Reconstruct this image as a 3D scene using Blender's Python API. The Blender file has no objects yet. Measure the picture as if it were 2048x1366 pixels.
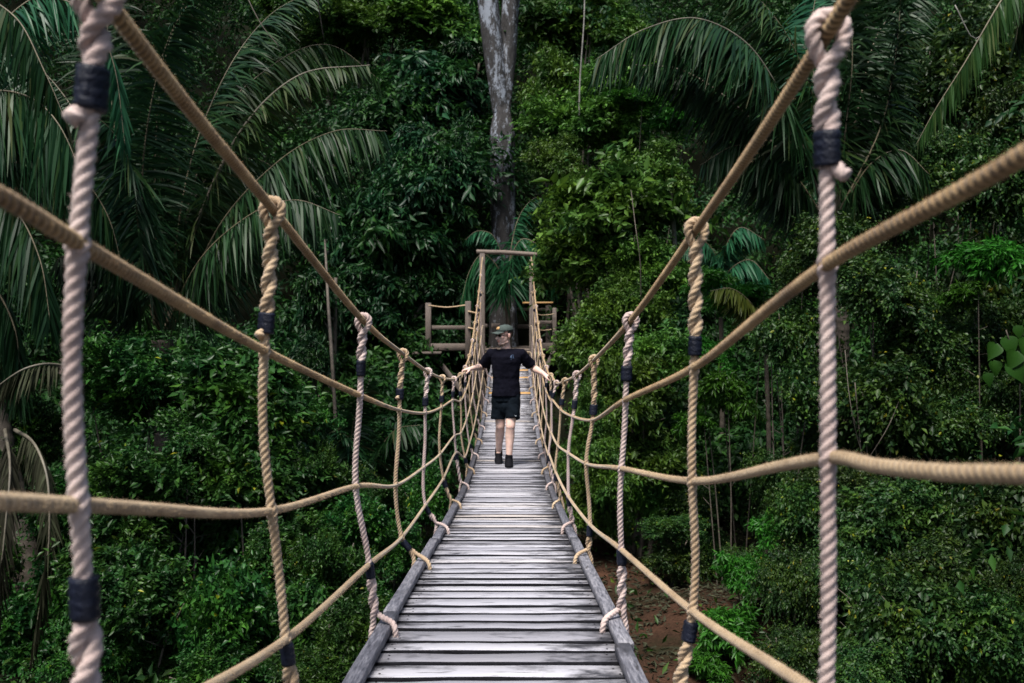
import bpy, bmesh, math, random
import numpy as np
from mathutils import Vector, Matrix

random.seed(7)
C = bpy.context.scene
COL = C.collection
F = 1991.0                      # focal length in photo pixels (35 mm on a 36 mm sensor, 2048 px)
PITCH = math.atan(43 / 1991)
CZ = 6.0                        # camera height above the datum
ct, st = math.cos(PITCH), math.sin(PITCH)


def P(px, py, D):
    """world point seen at photo pixel (px,py) at forward distance D (surveying the photo)"""
    u, v = (px - 1024) / F, (683 - py) / F
    t = D / (ct + v * st)
    return np.array([u * t, D, CZ + t * (-st + v * ct)])


def PP(l):
    return np.array([P(*a) for a in l])


# ------------------------------------------------------------------ helpers
def link(name, me, mat=None, parent=None):
    o = bpy.data.objects.new(name, me)
    COL.objects.link(o)
    if mat is not None:
        for m in (mat if isinstance(mat, (list, tuple)) else [mat]):
            me.materials.append(m)
    if parent:
        o.parent = parent
    return o


def npmesh(name, verts, faces, smooth=False):
    """faces: an (N,k) int array (k = 3 or 4), or a list of such arrays"""
    me = bpy.data.meshes.new(name)
    verts = np.asarray(verts, dtype=np.float32)
    fl = faces if isinstance(faces, list) else [faces]
    fl = [np.asarray(f, dtype=np.int32) for f in fl if len(f)]
    loops = np.concatenate([f.ravel() for f in fl])
    sizes = np.concatenate([np.full(len(f), f.shape[1], dtype=np.int32) for f in fl])
    starts = np.concatenate([[0], np.cumsum(sizes)[:-1]]).astype(np.int32)
    me.vertices.add(len(verts))
    me.vertices.foreach_set('co', verts.ravel())
    me.loops.add(len(loops))
    me.loops.foreach_set('vertex_index', loops)
    me.polygons.add(len(sizes))
    me.polygons.foreach_set('loop_start', starts)
    me.polygons.foreach_set('loop_total', sizes)
    if smooth:
        me.polygons.foreach_set('use_smooth', np.ones(len(sizes), dtype=bool))
    me.update(calc_edges=True)
    me.validate()
    return me


class MB:
    """collects shapes into one mesh"""
    def __init__(s):
        s.v, s.q, s.t, s.n = [], [], [], 0

    def add(s, v, q=None, t=None):
        v = np.asarray(v, float)
        if q is not None and len(q): s.q.append(np.asarray(q) + s.n)
        if t is not None and len(t): s.t.append(np.asarray(t) + s.n)
        s.v.append(v); s.n += len(v)

    def build(s, name, mat, parent=None, smooth=False):
        f = []
        if s.q: f.append(np.concatenate(s.q))
        if s.t: f.append(np.concatenate(s.t))
        return link(name, npmesh(name, np.concatenate(s.v), f, smooth), mat, parent)


def tag(o, label=None, cat=None, group=None, kind=None):
    if label: o['label'] = label
    if cat: o['category'] = cat
    if group: o['group'] = group
    if kind: o['kind'] = kind
    return o


def empty(name, loc, label, cat, group=None):
    o = bpy.data.objects.new(name, None)
    COL.objects.link(o)
    o.location = loc
    o.empty_display_size = 0.2
    return tag(o, label, cat, group)


def norm(a):
    a = np.asarray(a, float)
    return a / np.maximum(np.linalg.norm(a, axis=-1, keepdims=True), 1e-9)


def catmull(pts, per=12):
    p = np.asarray(pts, float)
    p = np.vstack([2 * p[0] - p[1], p, 2 * p[-1] - p[-2]])
    out = []
    t = np.linspace(0, 1, per, endpoint=False)[:, None]
    for i in range(1, len(p) - 2):
        p0, p1, p2, p3 = p[i - 1], p[i], p[i + 1], p[i + 2]
        d1 = max(np.linalg.norm(p2 - p1), 1e-6)
        m1 = (p2 - p0) / (np.linalg.norm(p2 - p1) + np.linalg.norm(p1 - p0)) * d1
        m2 = (p3 - p1) / (np.linalg.norm(p3 - p2) + np.linalg.norm(p2 - p1)) * d1
        out.append((2*t**3-3*t**2+1)*p1 + (t**3-2*t**2+t)*m1 + (-2*t**3+3*t**2)*p2 + (t**3-t**2)*m2)
    out.append(p[-2][None])
    return np.concatenate(out)


def resample(path, step):
    """step: number or a function of the point's D (world y)"""
    seg = np.linalg.norm(np.diff(path, axis=0), axis=1)
    s = np.concatenate([[0], np.cumsum(seg)])
    if callable(step):
        pos, x = [], 0.0
        while x < s[-1]:
            pos.append(x)
            y = np.interp(x, s, path[:, 1])
            x += step(y)
        pos.append(s[-1]); pos = np.array(pos)
    else:
        pos = np.linspace(0, s[-1], max(2, int(s[-1] / step) + 1))
    return np.stack([np.interp(pos, s, path[:, k]) for k in range(3)], 1)


def frames(path):
    t = norm(np.gradient(path, axis=0))
    n = np.zeros_like(t)
    a = np.array([1.0, 0, 0]) if abs(t[0][0]) < 0.8 else np.array([0, 0, 1.0])
    n[0] = norm(a - t[0] * (a @ t[0]))
    for i in range(1, len(t)):
        v = n[i-1] - t[i] * (n[i-1] @ t[i])
        n[i] = v / max(np.linalg.norm(v), 1e-9)
    return t, n, np.cross(t, n)


def sweep(path, R, nv=8, twist=0.0, lobe=None, lobe_amp=None):
    """tube along path; R scalar/array; twist = radians per metre; lobe = profile (nv) with strand grooves"""
    path = np.asarray(path, float)
    N = len(path)
    t, n, b = frames(path)
    s = np.concatenate([[0], np.cumsum(np.linalg.norm(np.diff(path, axis=0), axis=1))])
    R = np.broadcast_to(np.asarray(R, float), (N,))
    th = np.arange(nv) * 2 * np.pi / nv
    ang = th[None] + (twist * s)[:, None]
    prof = np.ones(nv) if lobe is None else np.asarray(lobe)
    amp = np.ones(N) if lobe_amp is None else lobe_amp
    rr = R[:, None] * (1 + (prof[None] - 1) * amp[:, None])
    v = path[:, None] + rr[..., None] * (np.cos(ang)[..., None] * n[:, None] + np.sin(ang)[..., None] * b[:, None])
    v = v.reshape(-1, 3)
    i = np.arange(N - 1)[:, None] * nv
    j = np.arange(nv)[None]
    j2 = (j + 1) % nv
    q = np.stack([i + j, i + j2, i + nv + j2, i + nv + j], -1).reshape(-1, 4)
    v = np.vstack([v, path[0], path[-1]])
    k = np.arange(nv); k2 = (k + 1) % nv
    t0 = np.stack([np.full(nv, N*nv), k2, k], 1)
    t1 = np.stack([np.full(nv, N*nv + 1), (N-1)*nv + k, (N-1)*nv + k2], 1)
    return v, q, np.vstack([t0, t1])


def box(c, size, rot=None, ch=0.0):
    """box with optional chamfer around its long edges: returns verts, quads"""
    bm = bmesh.new()
    bmesh.ops.create_cube(bm, size=1)
    for v in bm.verts:
        v.co = Vector((v.co.x * size[0], v.co.y * size[1], v.co.z * size[2]))
    if ch > 0:
        bmesh.ops.bevel(bm, geom=bm.edges[:], offset=ch, segments=1, affect='EDGES')
    bmesh.ops.triangulate(bm, faces=[f for f in bm.faces if len(f.verts) > 4])
    v = np.array([x.co[:] for x in bm.verts])
    q = [[w.index for w in f.verts] for f in bm.faces if len(f.verts) == 4]
    t = [[w.index for w in f.verts] for f in bm.faces if len(f.verts) == 3]
    bm.free()
    if rot is not None:
        v = v @ np.array(rot).T
    return v + np.asarray(c), q, t


def beam(p0, p1, w, h, ch=0.008, up=(0, 0, 1)):
    """square timber from p0 to p1"""
    p0, p1 = np.asarray(p0, float), np.asarray(p1, float)
    d = p1 - p0; L = np.linalg.norm(d); d = d / L
    u = np.asarray(up, float)
    if abs(u @ d) > 0.95: u = np.array([0, 1.0, 0])
    s = norm(np.cross(d, u)); u = np.cross(s, d)
    return box((p0 + p1) / 2, (w, L, h), np.stack([s, d, u], 1), ch)


# ------------------------------------------------------------------ materials
def mat_new(name):
    m = bpy.data.materials.new(name)
    m.use_nodes = True
    nt = m.node_tree
    return m, nt, nt.nodes['Principled BSDF'], nt.nodes, nt.links


def ramp(nodes, stops):
    r = nodes.new('ShaderNodeValToRGB')
    el = r.color_ramp.elements
    el[0].position, el[0].color = stops[0][0], (*stops[0][1], 1)
    el[1].position, el[1].color = stops[-1][0], (*stops[-1][1], 1)
    for p, c in stops[1:-1]:
        e = el.new(p); e.color = (*c, 1)
    return r


def coords(nodes, links, scale=(1, 1, 1), kind='Object'):
    tc = nodes.new('ShaderNodeTexCoord'); mp = nodes.new('ShaderNodeMapping')
    mp.inputs['Scale'].default_value = scale
    links.new(tc.outputs[kind], mp.inputs['Vector'])
    return mp.outputs['Vector']


def noise(nodes, links, vec, scale, detail=4, rough=0.6):
    n = nodes.new('ShaderNodeTexNoise')
    n.inputs['Scale'].default_value = scale; n.inputs['Detail'].default_value = detail
    n.inputs['Roughness'].default_value = rough
    if vec is not None: links.new(vec, n.inputs['Vector'])
    return n.outputs['Fac']


def mix(nodes, links, fac, a, b, mode='MIX'):
    m = nodes.new('ShaderNodeMix'); m.data_type = 'RGBA'; m.blend_type = mode
    for sock, val in ((m.inputs[0], fac), (m.inputs[6], a), (m.inputs[7], b)):
        if isinstance(val, bpy.types.NodeSocket): links.new(val, sock)
        elif isinstance(val, (int, float)): sock.default_value = val
        else: sock.default_value = (*val, 1)
    return m.outputs[2]


def bump(nodes, links, bs, h, strength=0.3, dist=0.01):
    b = nodes.new('ShaderNodeBump')
    b.inputs['Strength'].default_value = strength; b.inputs['Distance'].default_value = dist
    links.new(h, b.inputs['Height']); links.new(b.outputs['Normal'], bs.inputs['Normal'])


def plain(name, col, rough=0.6, var=0.25, scale=12, bmp=0.0, bscale=80, spec=0.5):
    m, nt, bs, n, l = mat_new(name)
    v = coords(n, l)
    f = noise(n, l, v, scale)
    d = tuple(c * (1 - var) for c in col); b = tuple(min(1, c * (1 + var)) for c in col)
    r = ramp(n, [(0.3, d), (0.7, b)])
    l.new(f, r.inputs['Fac']); l.new(r.outputs['Color'], bs.inputs['Base Color'])
    bs.inputs['Roughness'].default_value = rough
    bs.inputs['Specular IOR Level'].default_value = spec
    if bmp: bump(n, l, bs, noise(n, l, v, bscale, 3), bmp, 0.01)
    return m


def rope_mat(name, dark, light, dirt):
    m, nt, bs, n, l = mat_new(name)
    v = coords(n, l)
    f = noise(n, l, v, 6, 5)
    r = ramp(n, [(0.3, dark), (0.65, light)])
    l.new(f, r.inputs['Fac'])
    g = noise(n, l, v, 420, 3, 0.7)
    c = mix(n, l, g, (0.55, 0.5, 0.45), (1.25, 1.25, 1.25))
    c = mix(n, l, 1.0, r.outputs['Color'], c, 'MULTIPLY')
    s = noise(n, l, v, 4.5, 5)
    sr = ramp(n, [(0.52, (0, 0, 0)), (0.72, (1, 1, 1))]); l.new(s, sr.inputs['Fac'])
    sc = n.new('ShaderNodeMath'); sc.operation = 'MULTIPLY'; sc.inputs[1].default_value = 0.6
    l.new(sr.outputs['Color'], sc.inputs[0])
    c = mix(n, l, sc.outputs[0], c, dirt)
    ga = n.new('ShaderNodeAttribute'); ga.attribute_name = 'groove_dirt_shade'      # groove shade put into the colour, with dirt held in the lay
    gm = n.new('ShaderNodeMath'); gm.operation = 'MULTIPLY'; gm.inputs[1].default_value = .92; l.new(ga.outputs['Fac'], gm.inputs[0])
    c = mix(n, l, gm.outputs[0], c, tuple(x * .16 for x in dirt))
    l.new(c, bs.inputs['Base Color'])
    bs.inputs['Roughness'].default_value = 0.85
    bs.inputs['Specular IOR Level'].default_value = 0.25
    bs.inputs['Sheen Weight'].default_value = 0.25
    bump(n, l, bs, g, 0.5, 0.003)
    return m


def wood_mat(name, stops, axis='X', grain=1.0, rough=0.6, stain=0.5, ends=False, centre_x=0.0):
    """weathered timber, grain along an object axis; stain = black mould share; ends = dirt towards plank ends"""
    m, nt, bs, n, l = mat_new(name)
    geo = n.new('ShaderNodeNewGeometry')
    tc = n.new('ShaderNodeTexCoord')
    off = n.new('ShaderNodeVectorMath'); off.operation = 'SCALE'; off.inputs['Scale'].default_value = 37.0
    cmb = n.new('ShaderNodeCombineXYZ')
    l.new(geo.outputs['Random Per Island'], cmb.inputs[0]); l.new(geo.outputs['Random Per Island'], cmb.inputs[2])
    l.new(cmb.outputs[0], off.inputs[0])
    add = n.new('ShaderNodeVectorMath'); add.operation = 'ADD'
    l.new(tc.outputs['Object'], add.inputs[0]); l.new(off.outputs[0], add.inputs[1])
    def mp(sc):
        k = n.new('ShaderNodeMapping'); k.inputs['Scale'].default_value = sc
        l.new(add.outputs[0], k.inputs['Vector']); return k.outputs['Vector']
    lo, hi = 6 * grain, 110 * grain
    sc = {'X': (lo, hi, hi), 'Y': (hi, lo, hi), 'Z': (hi, hi, lo)}[axis]
    g = noise(n, l, mp(sc), 1.0, 6, 0.65)
    r = ramp(n, stops); l.new(g, r.inputs['Fac'])
    # whole-plank tone
    tr = ramp(n, [(0.0, (0.5, 0.49, 0.5)), (0.25, (0.78, 0.78, 0.81)), (0.6, (1.0, 1.0, 1.02)), (0.88, (1.18, 1.17, 1.17)), (1.0, (1.22, 1.10, 0.94))])
    l.new(geo.outputs['Random Per Island'], tr.inputs['Fac'])
    c = mix(n, l, 1.0, r.outputs['Color'], tr.outputs['Color'], 'MULTIPLY')
    # black weather stains
    sc2 = {'X': (4.5, 8, 8), 'Y': (8, 4.5, 8), 'Z': (8, 8, 4.5)}[axis]
    s = noise(n, l, mp(sc2), 1.0, 5, 0.7)
    if ends:
        sep = n.new('ShaderNodeSeparateXYZ'); l.new(tc.outputs['Object'], sep.inputs[0])
        a = n.new('ShaderNodeMath'); a.operation = 'SUBTRACT'; a.inputs[1].default_value = centre_x; l.new(sep.outputs[0], a.inputs[0])
        b = n.new('ShaderNodeMath'); b.operation = 'ABSOLUTE'; l.new(a.outputs[0], b.inputs[0])
        mr = n.new('ShaderNodeMapRange'); mr.inputs['From Min'].default_value = 0.15; mr.inputs['From Max'].default_value = 0.46
        mr.inputs['To Min'].default_value = 0.0; mr.inputs['To Max'].default_value = 0.24
        l.new(b.outputs[0], mr.inputs['Value'])
        a2 = n.new('ShaderNodeMath'); a2.operation = 'ADD'; l.new(s, a2.inputs[0]); l.new(mr.outputs[0], a2.inputs[1]); s = a2.outputs[0]
    sr = ramp(n, [((0.57, (0, 0, 0)) if ends else (0.5, (0, 0, 0))), (0.76, (1, 1, 1))]); l.new(s, sr.inputs['Fac'])
    k = n.new('ShaderNodeMath'); k.operation = 'MULTIPLY'; k.inputs[1].default_value = stain; l.new(sr.outputs['Color'], k.inputs[0])
    c = mix(n, l, k.outputs[0], c, (0.022, 0.022, 0.028))
    # knots and splits
    w = noise(n, l, mp({'X': (5, 30, 30), 'Y': (30, 5, 30), 'Z': (30, 30, 5)}[axis]), 1.0, 2)
    wr = ramp(n, [(0.66, (0, 0, 0)), (0.70, (1, 1, 1))]); l.new(w, wr.inputs['Fac'])
    k2 = n.new('ShaderNodeMath'); k2.operation = 'MULTIPLY'; k2.inputs[1].default_value = 0.75; l.new(wr.outputs['Color'], k2.inputs[0])
    c = mix(n, l, k2.outputs[0], c, (0.03, 0.028, 0.03))
    l.new(c, bs.inputs['Base Color'])
    rr = ramp(n, [(0.3, (rough - .12,) * 3), (0.7, (rough + .15,) * 3)]); l.new(g, rr.inputs['Fac'])
    l.new(rr.outputs['Color'], bs.inputs['Roughness'])
    bump(n, l, bs, g, 0.45, 0.006)
    return m


def leaf_mat(name, stops, rough=0.42, trans=0.25, spec=0.2, big=None):
    """leaves: colour per leaf (random per island) and per plant; some light comes through"""
    m, nt, bs, n, l = mat_new(name)
    geo = n.new('ShaderNodeNewGeometry')
    r = ramp(n, stops); l.new(geo.outputs['Random Per Island'], r.inputs['Fac'])
    oi = n.new('ShaderNodeObjectInfo')
    hs = n.new('ShaderNodeHueSaturation')
    mr = n.new('ShaderNodeMapRange'); mr.inputs['To Min'].default_value = 0.475; mr.inputs['To Max'].default_value = 0.525
    l.new(oi.outputs['Random'], mr.inputs['Value']); l.new(mr.outputs[0], hs.inputs['Hue'])
    mr2 = n.new('ShaderNodeMapRange'); mr2.inputs['To Min'].default_value = 0.75; mr2.inputs['To Max'].default_value = 1.25
    l.new(oi.outputs['Random'], mr2.inputs['Value']); l.new(mr2.outputs[0], hs.inputs['Value'])
    l.new(r.outputs['Color'], hs.inputs['Color'])
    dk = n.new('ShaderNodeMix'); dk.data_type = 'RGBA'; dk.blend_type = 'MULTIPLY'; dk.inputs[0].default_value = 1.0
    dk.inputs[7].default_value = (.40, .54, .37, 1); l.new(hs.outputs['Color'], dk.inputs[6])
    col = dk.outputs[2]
    if big:
        f = noise(n, l, coords(n, l), big, 3)
        t = ramp(n, [(0.35, (0.6, 0.75, 0.95)), (0.65, (1.35, 1.2, 0.75))]); l.new(f, t.inputs['Fac'])
        col = mix(n, l, 1.0, col, t.outputs['Color'], 'MULTIPLY')
    l.new(col, bs.inputs['Base Color'])
    bs.inputs['Roughness'].default_value = rough
    bs.inputs['Specular IOR Level'].default_value = spec
    tr = n.new('ShaderNodeBsdfTranslucent'); l.new(col, tr.inputs['Color'])
    ms = n.new('ShaderNodeMixShader'); ms.inputs[0].default_value = trans
    l.new(bs.outputs[0], ms.inputs[1]); l.new(tr.outputs[0], ms.inputs[2])
    l.new(ms.outputs[0], n['Material Output'].inputs['Surface'])
    return m


M = {}
M['rope_pale'] = rope_mat('rope_pale', (0.45, 0.34, 0.32), (0.66, 0.54, 0.51), (0.34, 0.25, 0.22))
M['rope_tan'] = rope_mat('rope_tan', (0.36, 0.25, 0.15), (0.56, 0.43, 0.29), (0.27, 0.18, 0.11))
M['rope_main'] = rope_mat('rope_main', (0.29, 0.175, 0.078), (0.52, 0.36, 0.18), (0.11, 0.068, 0.036))
M['rope_net'] = rope_mat('rope_net', (0.36, 0.25, 0.14), (0.52, 0.39, 0.24), (0.24, 0.16, 0.09))
M['tape'] = plain('tape', (0.006, 0.008, 0.017), 0.5, 0.4, 30, 0.4, 120, .25)
M['plank'] = wood_mat('plank', [(0.25, (0.29, 0.29, 0.315)), (0.42, (0.375, 0.372, 0.405)), (0.6, (0.41, 0.402, 0.43)), (0.8, (0.46, 0.442, 0.445))],
                      'X', rough=0.5, stain=0.95, ends=True, centre_x=-0.045)
M['plank_side_shade'] = plain('plank_side_shade', (0.009, 0.009, 0.011), 0.9, .4, 20, .4, 90, .05)
M['beam'] = wood_mat('beam', [(0.3, (0.05, 0.051, 0.062)), (0.5, (0.15, 0.15, 0.172)), (0.75, (0.33, 0.32, 0.34))], 'Y', rough=0.6, stain=0.6)
M['new_wood'] = wood_mat('new_wood', [(0.3, (0.36, 0.19, 0.06)), (0.7, (0.60, 0.36, 0.13))], 'X', stain=0.15)
M['post'] = wood_mat('post', [(0.3, (0.075, 0.056, 0.043)), (0.5, (0.155, 0.122, 0.10)), (0.75, (0.26, 0.215, 0.18))], 'Z', rough=0.8, stain=0.4)
M['rail'] = wood_mat('rail', [(0.3, (0.075, 0.056, 0.043)), (0.5, (0.16, 0.125, 0.10)), (0.75, (0.27, 0.22, 0.185))], 'X', rough=0.8, stain=0.4)
M['tread'] = wood_mat('tread', [(0.3, (0.12, 0.085, 0.05)), (0.7, (0.28, 0.20, 0.11))], 'X', rough=0.7, stain=0.4)

M['shrub'] = leaf_mat('shrub_leaf', [(0.0, (0.0302, 0.0756, 0.0235)), (0.6, (0.0588, 0.1428, 0.0370)), (0.993, (0.1008, 0.2016, 0.0588)), (0.997, (0.5040, 0.4200, 0.0504))], 0.38, 0.2, big=1.3)
M['droop'] = leaf_mat('droop_leaf', [(0.0, (0.0138, 0.0483, 0.0276)), (0.6, (0.0276, 0.0862, 0.0437)), (1.0, (0.0575, 0.1380, 0.0517))], 0.4, 0.18, big=0.7)
M['layer'] = leaf_mat('layer_leaf', [(0.0, (0.0683, 0.1268, 0.0312)), (0.6, (0.1268, 0.2242, 0.0546)), (1.0, (0.2145, 0.3315, 0.0878))], 0.4, 0.25, big=0.9)
M['bright'] = leaf_mat('bright_leaf', [(0.0, (0.0385, 0.1283, 0.0192)), (0.6, (0.0705, 0.2180, 0.0282)), (1.0, (0.1283, 0.3206, 0.0513))], 0.36, 0.3)
M['vine'] = leaf_mat('vine_leaf', [(0.0, (0.0303, 0.0618, 0.0220)), (0.6, (0.0618, 0.1100, 0.0385)), (0.988, (0.1169, 0.1718, 0.0482)), (0.995, (0.4125, 0.3162, 0.0413))], 0.42, 0.2, big=1.6)
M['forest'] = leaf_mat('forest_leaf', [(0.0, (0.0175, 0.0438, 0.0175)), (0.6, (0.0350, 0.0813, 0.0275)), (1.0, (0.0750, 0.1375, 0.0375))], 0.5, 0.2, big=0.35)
M['palm'] = leaf_mat('palm_leaf', [(0.0, (0.014, 0.040, 0.022)), (0.7, (0.032, 0.080, 0.038)), (0.96, (0.055, 0.10, 0.04)), (1.0, (0.14, 0.13, 0.08))], 0.46, 0.15)
M['palm_olive'] = leaf_mat('palm_olive_leaf', [(0.0, (0.028, 0.06, 0.022)), (0.6, (0.055, 0.105, 0.036)), (0.93, (0.10, 0.125, 0.05)), (1.0, (0.22, 0.2, 0.12))], 0.46, 0.2)
M['palm_teal'] = leaf_mat('palm_teal_leaf', [(0.0, (0.0190, 0.0855, 0.0532)), (1.0, (0.0570, 0.1805, 0.1045))], 0.4, 0.2)
M['palm_dead'] = leaf_mat('palm_dead_leaf', [(0.0, (0.04, 0.03, 0.022)), (0.6, (0.085, 0.066, 0.052)), (1.0, (0.15, 0.125, 0.10))], 0.8, 0.15)
M['palm_green'] = leaf_mat('palm_green_leaf', [(0.0, (0.014, 0.05, 0.026)), (0.85, (0.04, 0.10, 0.045)), (0.93, (0.08, 0.11, 0.045)), (1.0, (0.16, 0.13, 0.08))], 0.45, 0.22)
M['palm_yellow'] = leaf_mat('palm_yellow_leaf', [(0.0, (0.10, 0.12, 0.025)), (1.0, (0.22, 0.2, 0.05))], 0.4, 0.25)
M['broad'] = leaf_mat('broad_leaf', [(0.0, (0.022, 0.085, 0.018)), (1.0, (0.06, 0.19, 0.035))], 0.4, 0.3)
M['rachis'] = plain('rachis', (0.12, 0.10, 0.06), 0.6, 0.4, 5, 0.3, 60)
M['rachis_pale'] = plain('rachis_pale', (0.13, 0.115, 0.085), 0.6, 0.4, 5, 0.3, 60)
M['twig'] = plain('twig', (0.085, 0.07, 0.055), 0.8, 0.4, 8, 0.4, 50)
M['twig_pale'] = plain('twig_pale', (0.20, 0.19, 0.17), 0.8, 0.5, 6, 0.4, 50)


def bark_mat():
    m, nt, bs, n, l = mat_new('spotted_bark')
    v = coords(n, l, (1, 1, 0.4))
    f = noise(n, l, v, 9, 6, 0.7)
    r = ramp(n, [(0.3, (0.010, 0.009, 0.009)), (0.55, (0.034, 0.031, 0.031)), (0.75, (0.07, 0.062, 0.058))])
    l.new(f, r.inputs['Fac'])
    p = noise(n, l, coords(n, l, (1, 1, 0.45)), 8, 6, 0.85)
    big = noise(n, l, coords(n, l, (1, 1, 0.35)), 1.7, 2)
    a = n.new('ShaderNodeMath'); a.operation = 'MULTIPLY_ADD'; a.inputs[1].default_value = 0.6
    l.new(big, a.inputs[0]); l.new(p, a.inputs[2])
    pr = ramp(n, [(0.83, (0, 0, 0)), (0.90, (1, 1, 1))]); l.new(a.outputs[0], pr.inputs['Fac'])
    c = mix(n, l, pr.outputs['Color'], r.outputs['Color'], (0.25, 0.275, 0.32))
    l.new(c, bs.inputs['Base Color']); bs.inputs['Roughness'].default_value = 0.85
    bump(n, l, bs, f, 0.8, 0.04)
    return m


M['bark'] = bark_mat()


def soil_mat():
    m, nt, bs, n, l = mat_new('soil')
    v = coords(n, l)
    f = noise(n, l, v, 0.9, 8, 0.65)
    r = ramp(n, [(0.3, (0.016, 0.02, 0.010)), (0.48, (0.036, 0.022, 0.015)), (0.7, (0.075, 0.04, 0.027))])
    l.new(f, r.inputs['Fac'])
    g = noise(n, l, v, 24, 5, 0.7)
    gr = ramp(n, [(0.3, (0.5, 0.5, 0.5)), (0.75, (1.5, 1.4, 1.3))]); l.new(g, gr.inputs['Fac'])
    at = n.new('ShaderNodeAttribute'); at.attribute_name = 'bare'
    c = mix(n, l, at.outputs['Fac'], (0.010, 0.012, 0.007), r.outputs['Color'])
    l.new(mix(n, l, 1.0, c, gr.outputs['Color'], 'MULTIPLY'), bs.inputs['Base Color'])
    bs.inputs['Roughness'].default_value = 1.0; bs.inputs['Specular IOR Level'].default_value = .05
    bump(n, l, bs, g, 0.7, 0.05)
    return m


M['soil'] = soil_mat()

# ------------------------------------------------------------------ terrain
def ss(a, b, x):
    t = np.clip((x - a) / (b - a), 0, 1)
    return t * t * (3 - 2 * t)


def gz(x, y):
    x = np.asarray(x, float); y = np.asarray(y, float)
    z = -4.3 + 3.3 * ss(19, 28, y) + 0.62 * np.maximum(y - 27, 0) * ss(27, 34, y)
    z = z + 0.38 * np.maximum(np.abs(x) - 5.5, 0) * ss(0, 10, np.abs(x) - 5.5)
    z = z + 2.6 * ss(3, -3, y)
    z = z + 0.18 * np.sin(x * 1.3 + y * 0.7) + 0.14 * np.sin(x * 0.6 - y * 1.1 + 2) + 0.08 * np.sin(x * 3.1 + 1) * np.sin(y * 2.7)
    z = np.minimum(z, 26 + 0.02 * y)
    return z + CZ


gx = np.concatenate([np.linspace(-400, -45, 14), np.linspace(-42, 42, 141), np.linspace(45, 400, 14)])
gy = np.concatenate([np.linspace(-300, -14, 12), np.linspace(-12, 80, 154), np.linspace(85, 600, 16)])
X, Y = np.meshgrid(gx, gy)
gv = np.stack([X, Y, gz(X, Y)], -1).reshape(-1, 3)
nx = len(gx)
ii = (np.arange(len(gy) - 1)[:, None] * nx + np.arange(nx - 1)[None]).ravel()
o = link('ground', npmesh('ground', gv, np.stack([ii, ii + 1, ii + nx + 1, ii + nx], 1), True), M['soil'])
bare = ss(2.6, 1.2, np.hypot((gv[:, 0] - 2.0) / 1.2, (gv[:, 1] - 13.6) / 2.6)).astype(np.float32)
o.data.attributes.new('bare', 'FLOAT', 'POINT').data.foreach_set('value', bare)
tag(o, 'red brown forest soil of the ravine below the bridge', 'ground', kind='structure')

# ------------------------------------------------------------------ the bridge
BX = -0.045
zt = np.array([(-1.5, -0.86), (0.5, -1.00), (3.08, -1.125), (3.75, -1.175), (5.4, -1.345), (6.95, -1.50), (9.5, -1.71), (12.6, -1.835), (16, -1.77), (19.5, -1.51), (23, -1.17), (24.6, -1.0)])
zc = np.polyfit(zt[:, 0], zt[:, 1], 5)


def dz(D):
    return np.polyval(zc, D) + CZ


bridge = empty('rope_bridge', (BX, 0, dz(0)), 'long sagging footbridge of grey weathered planks hung from tan and pale ropes', 'footbridge')
bl = np.array(bridge.location)


class BP:
    """part of the bridge: world coordinates -> child of the bridge"""
    pass


def bchild(mb, name, mat, parent=bridge, smooth=False):
    off = bl
    mb.v = [v - off for v in mb.v]
    o = mb.build(name, mat, None, smooth)
    o.parent = parent
    return o


rng = np.random.default_rng(3)


def plank(mb, y0, y1, drop=0.0, xl=-0.455, xr=0.455):
    n = 7
    xs = np.linspace(xl, xr, n) + BX
    j0, j1 = rng.normal(0, 0.0025, 2)
    w = y1 - y0
    zc0 = (dz(y0) + dz(y1)) / 2 - drop
    tilt = (dz(y1) - dz(y0)) / w + rng.normal(0, 0.012)
    roll = rng.normal(0, 0.003)
    th = 0.045; c = 0.007
    prof = [(0, -c), (c, 0), (w - c, 0), (w, -c), (w, -th + c), (w - c, -th), (c, -th), (0, -th + c)]
    V = []
    for k, x in enumerate(xs):
        wob0, wob1 = rng.normal(0, 0.0022, 2)
        cup = rng.normal(0, 0.0008)
        for (a, b) in prof:
            e = wob0 + j0 if a < w / 2 else wob1 + j1
            V.append((x, y0 + a + e, zc0 + (a - w / 2) * tilt + b + roll * (x - BX) + cup))
    q = []
    for k in range(n - 1):
        for j in range(8):
            a, b = k * 8 + j, k * 8 + (j + 1) % 8
            q.append((a, a + 8, b + 8, b))
    V = np.array(V)
    m = len(V)
    V = np.vstack([V, V[:8].mean(0), V[-8:].mean(0)])
    t = [(m, j, (j + 1) % 8) for j in range(8)] + [(m + 1, m - 8 + (j + 1) % 8, m - 8 + j) for j in range(8)]
    mb.add(V, q, t)


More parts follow.
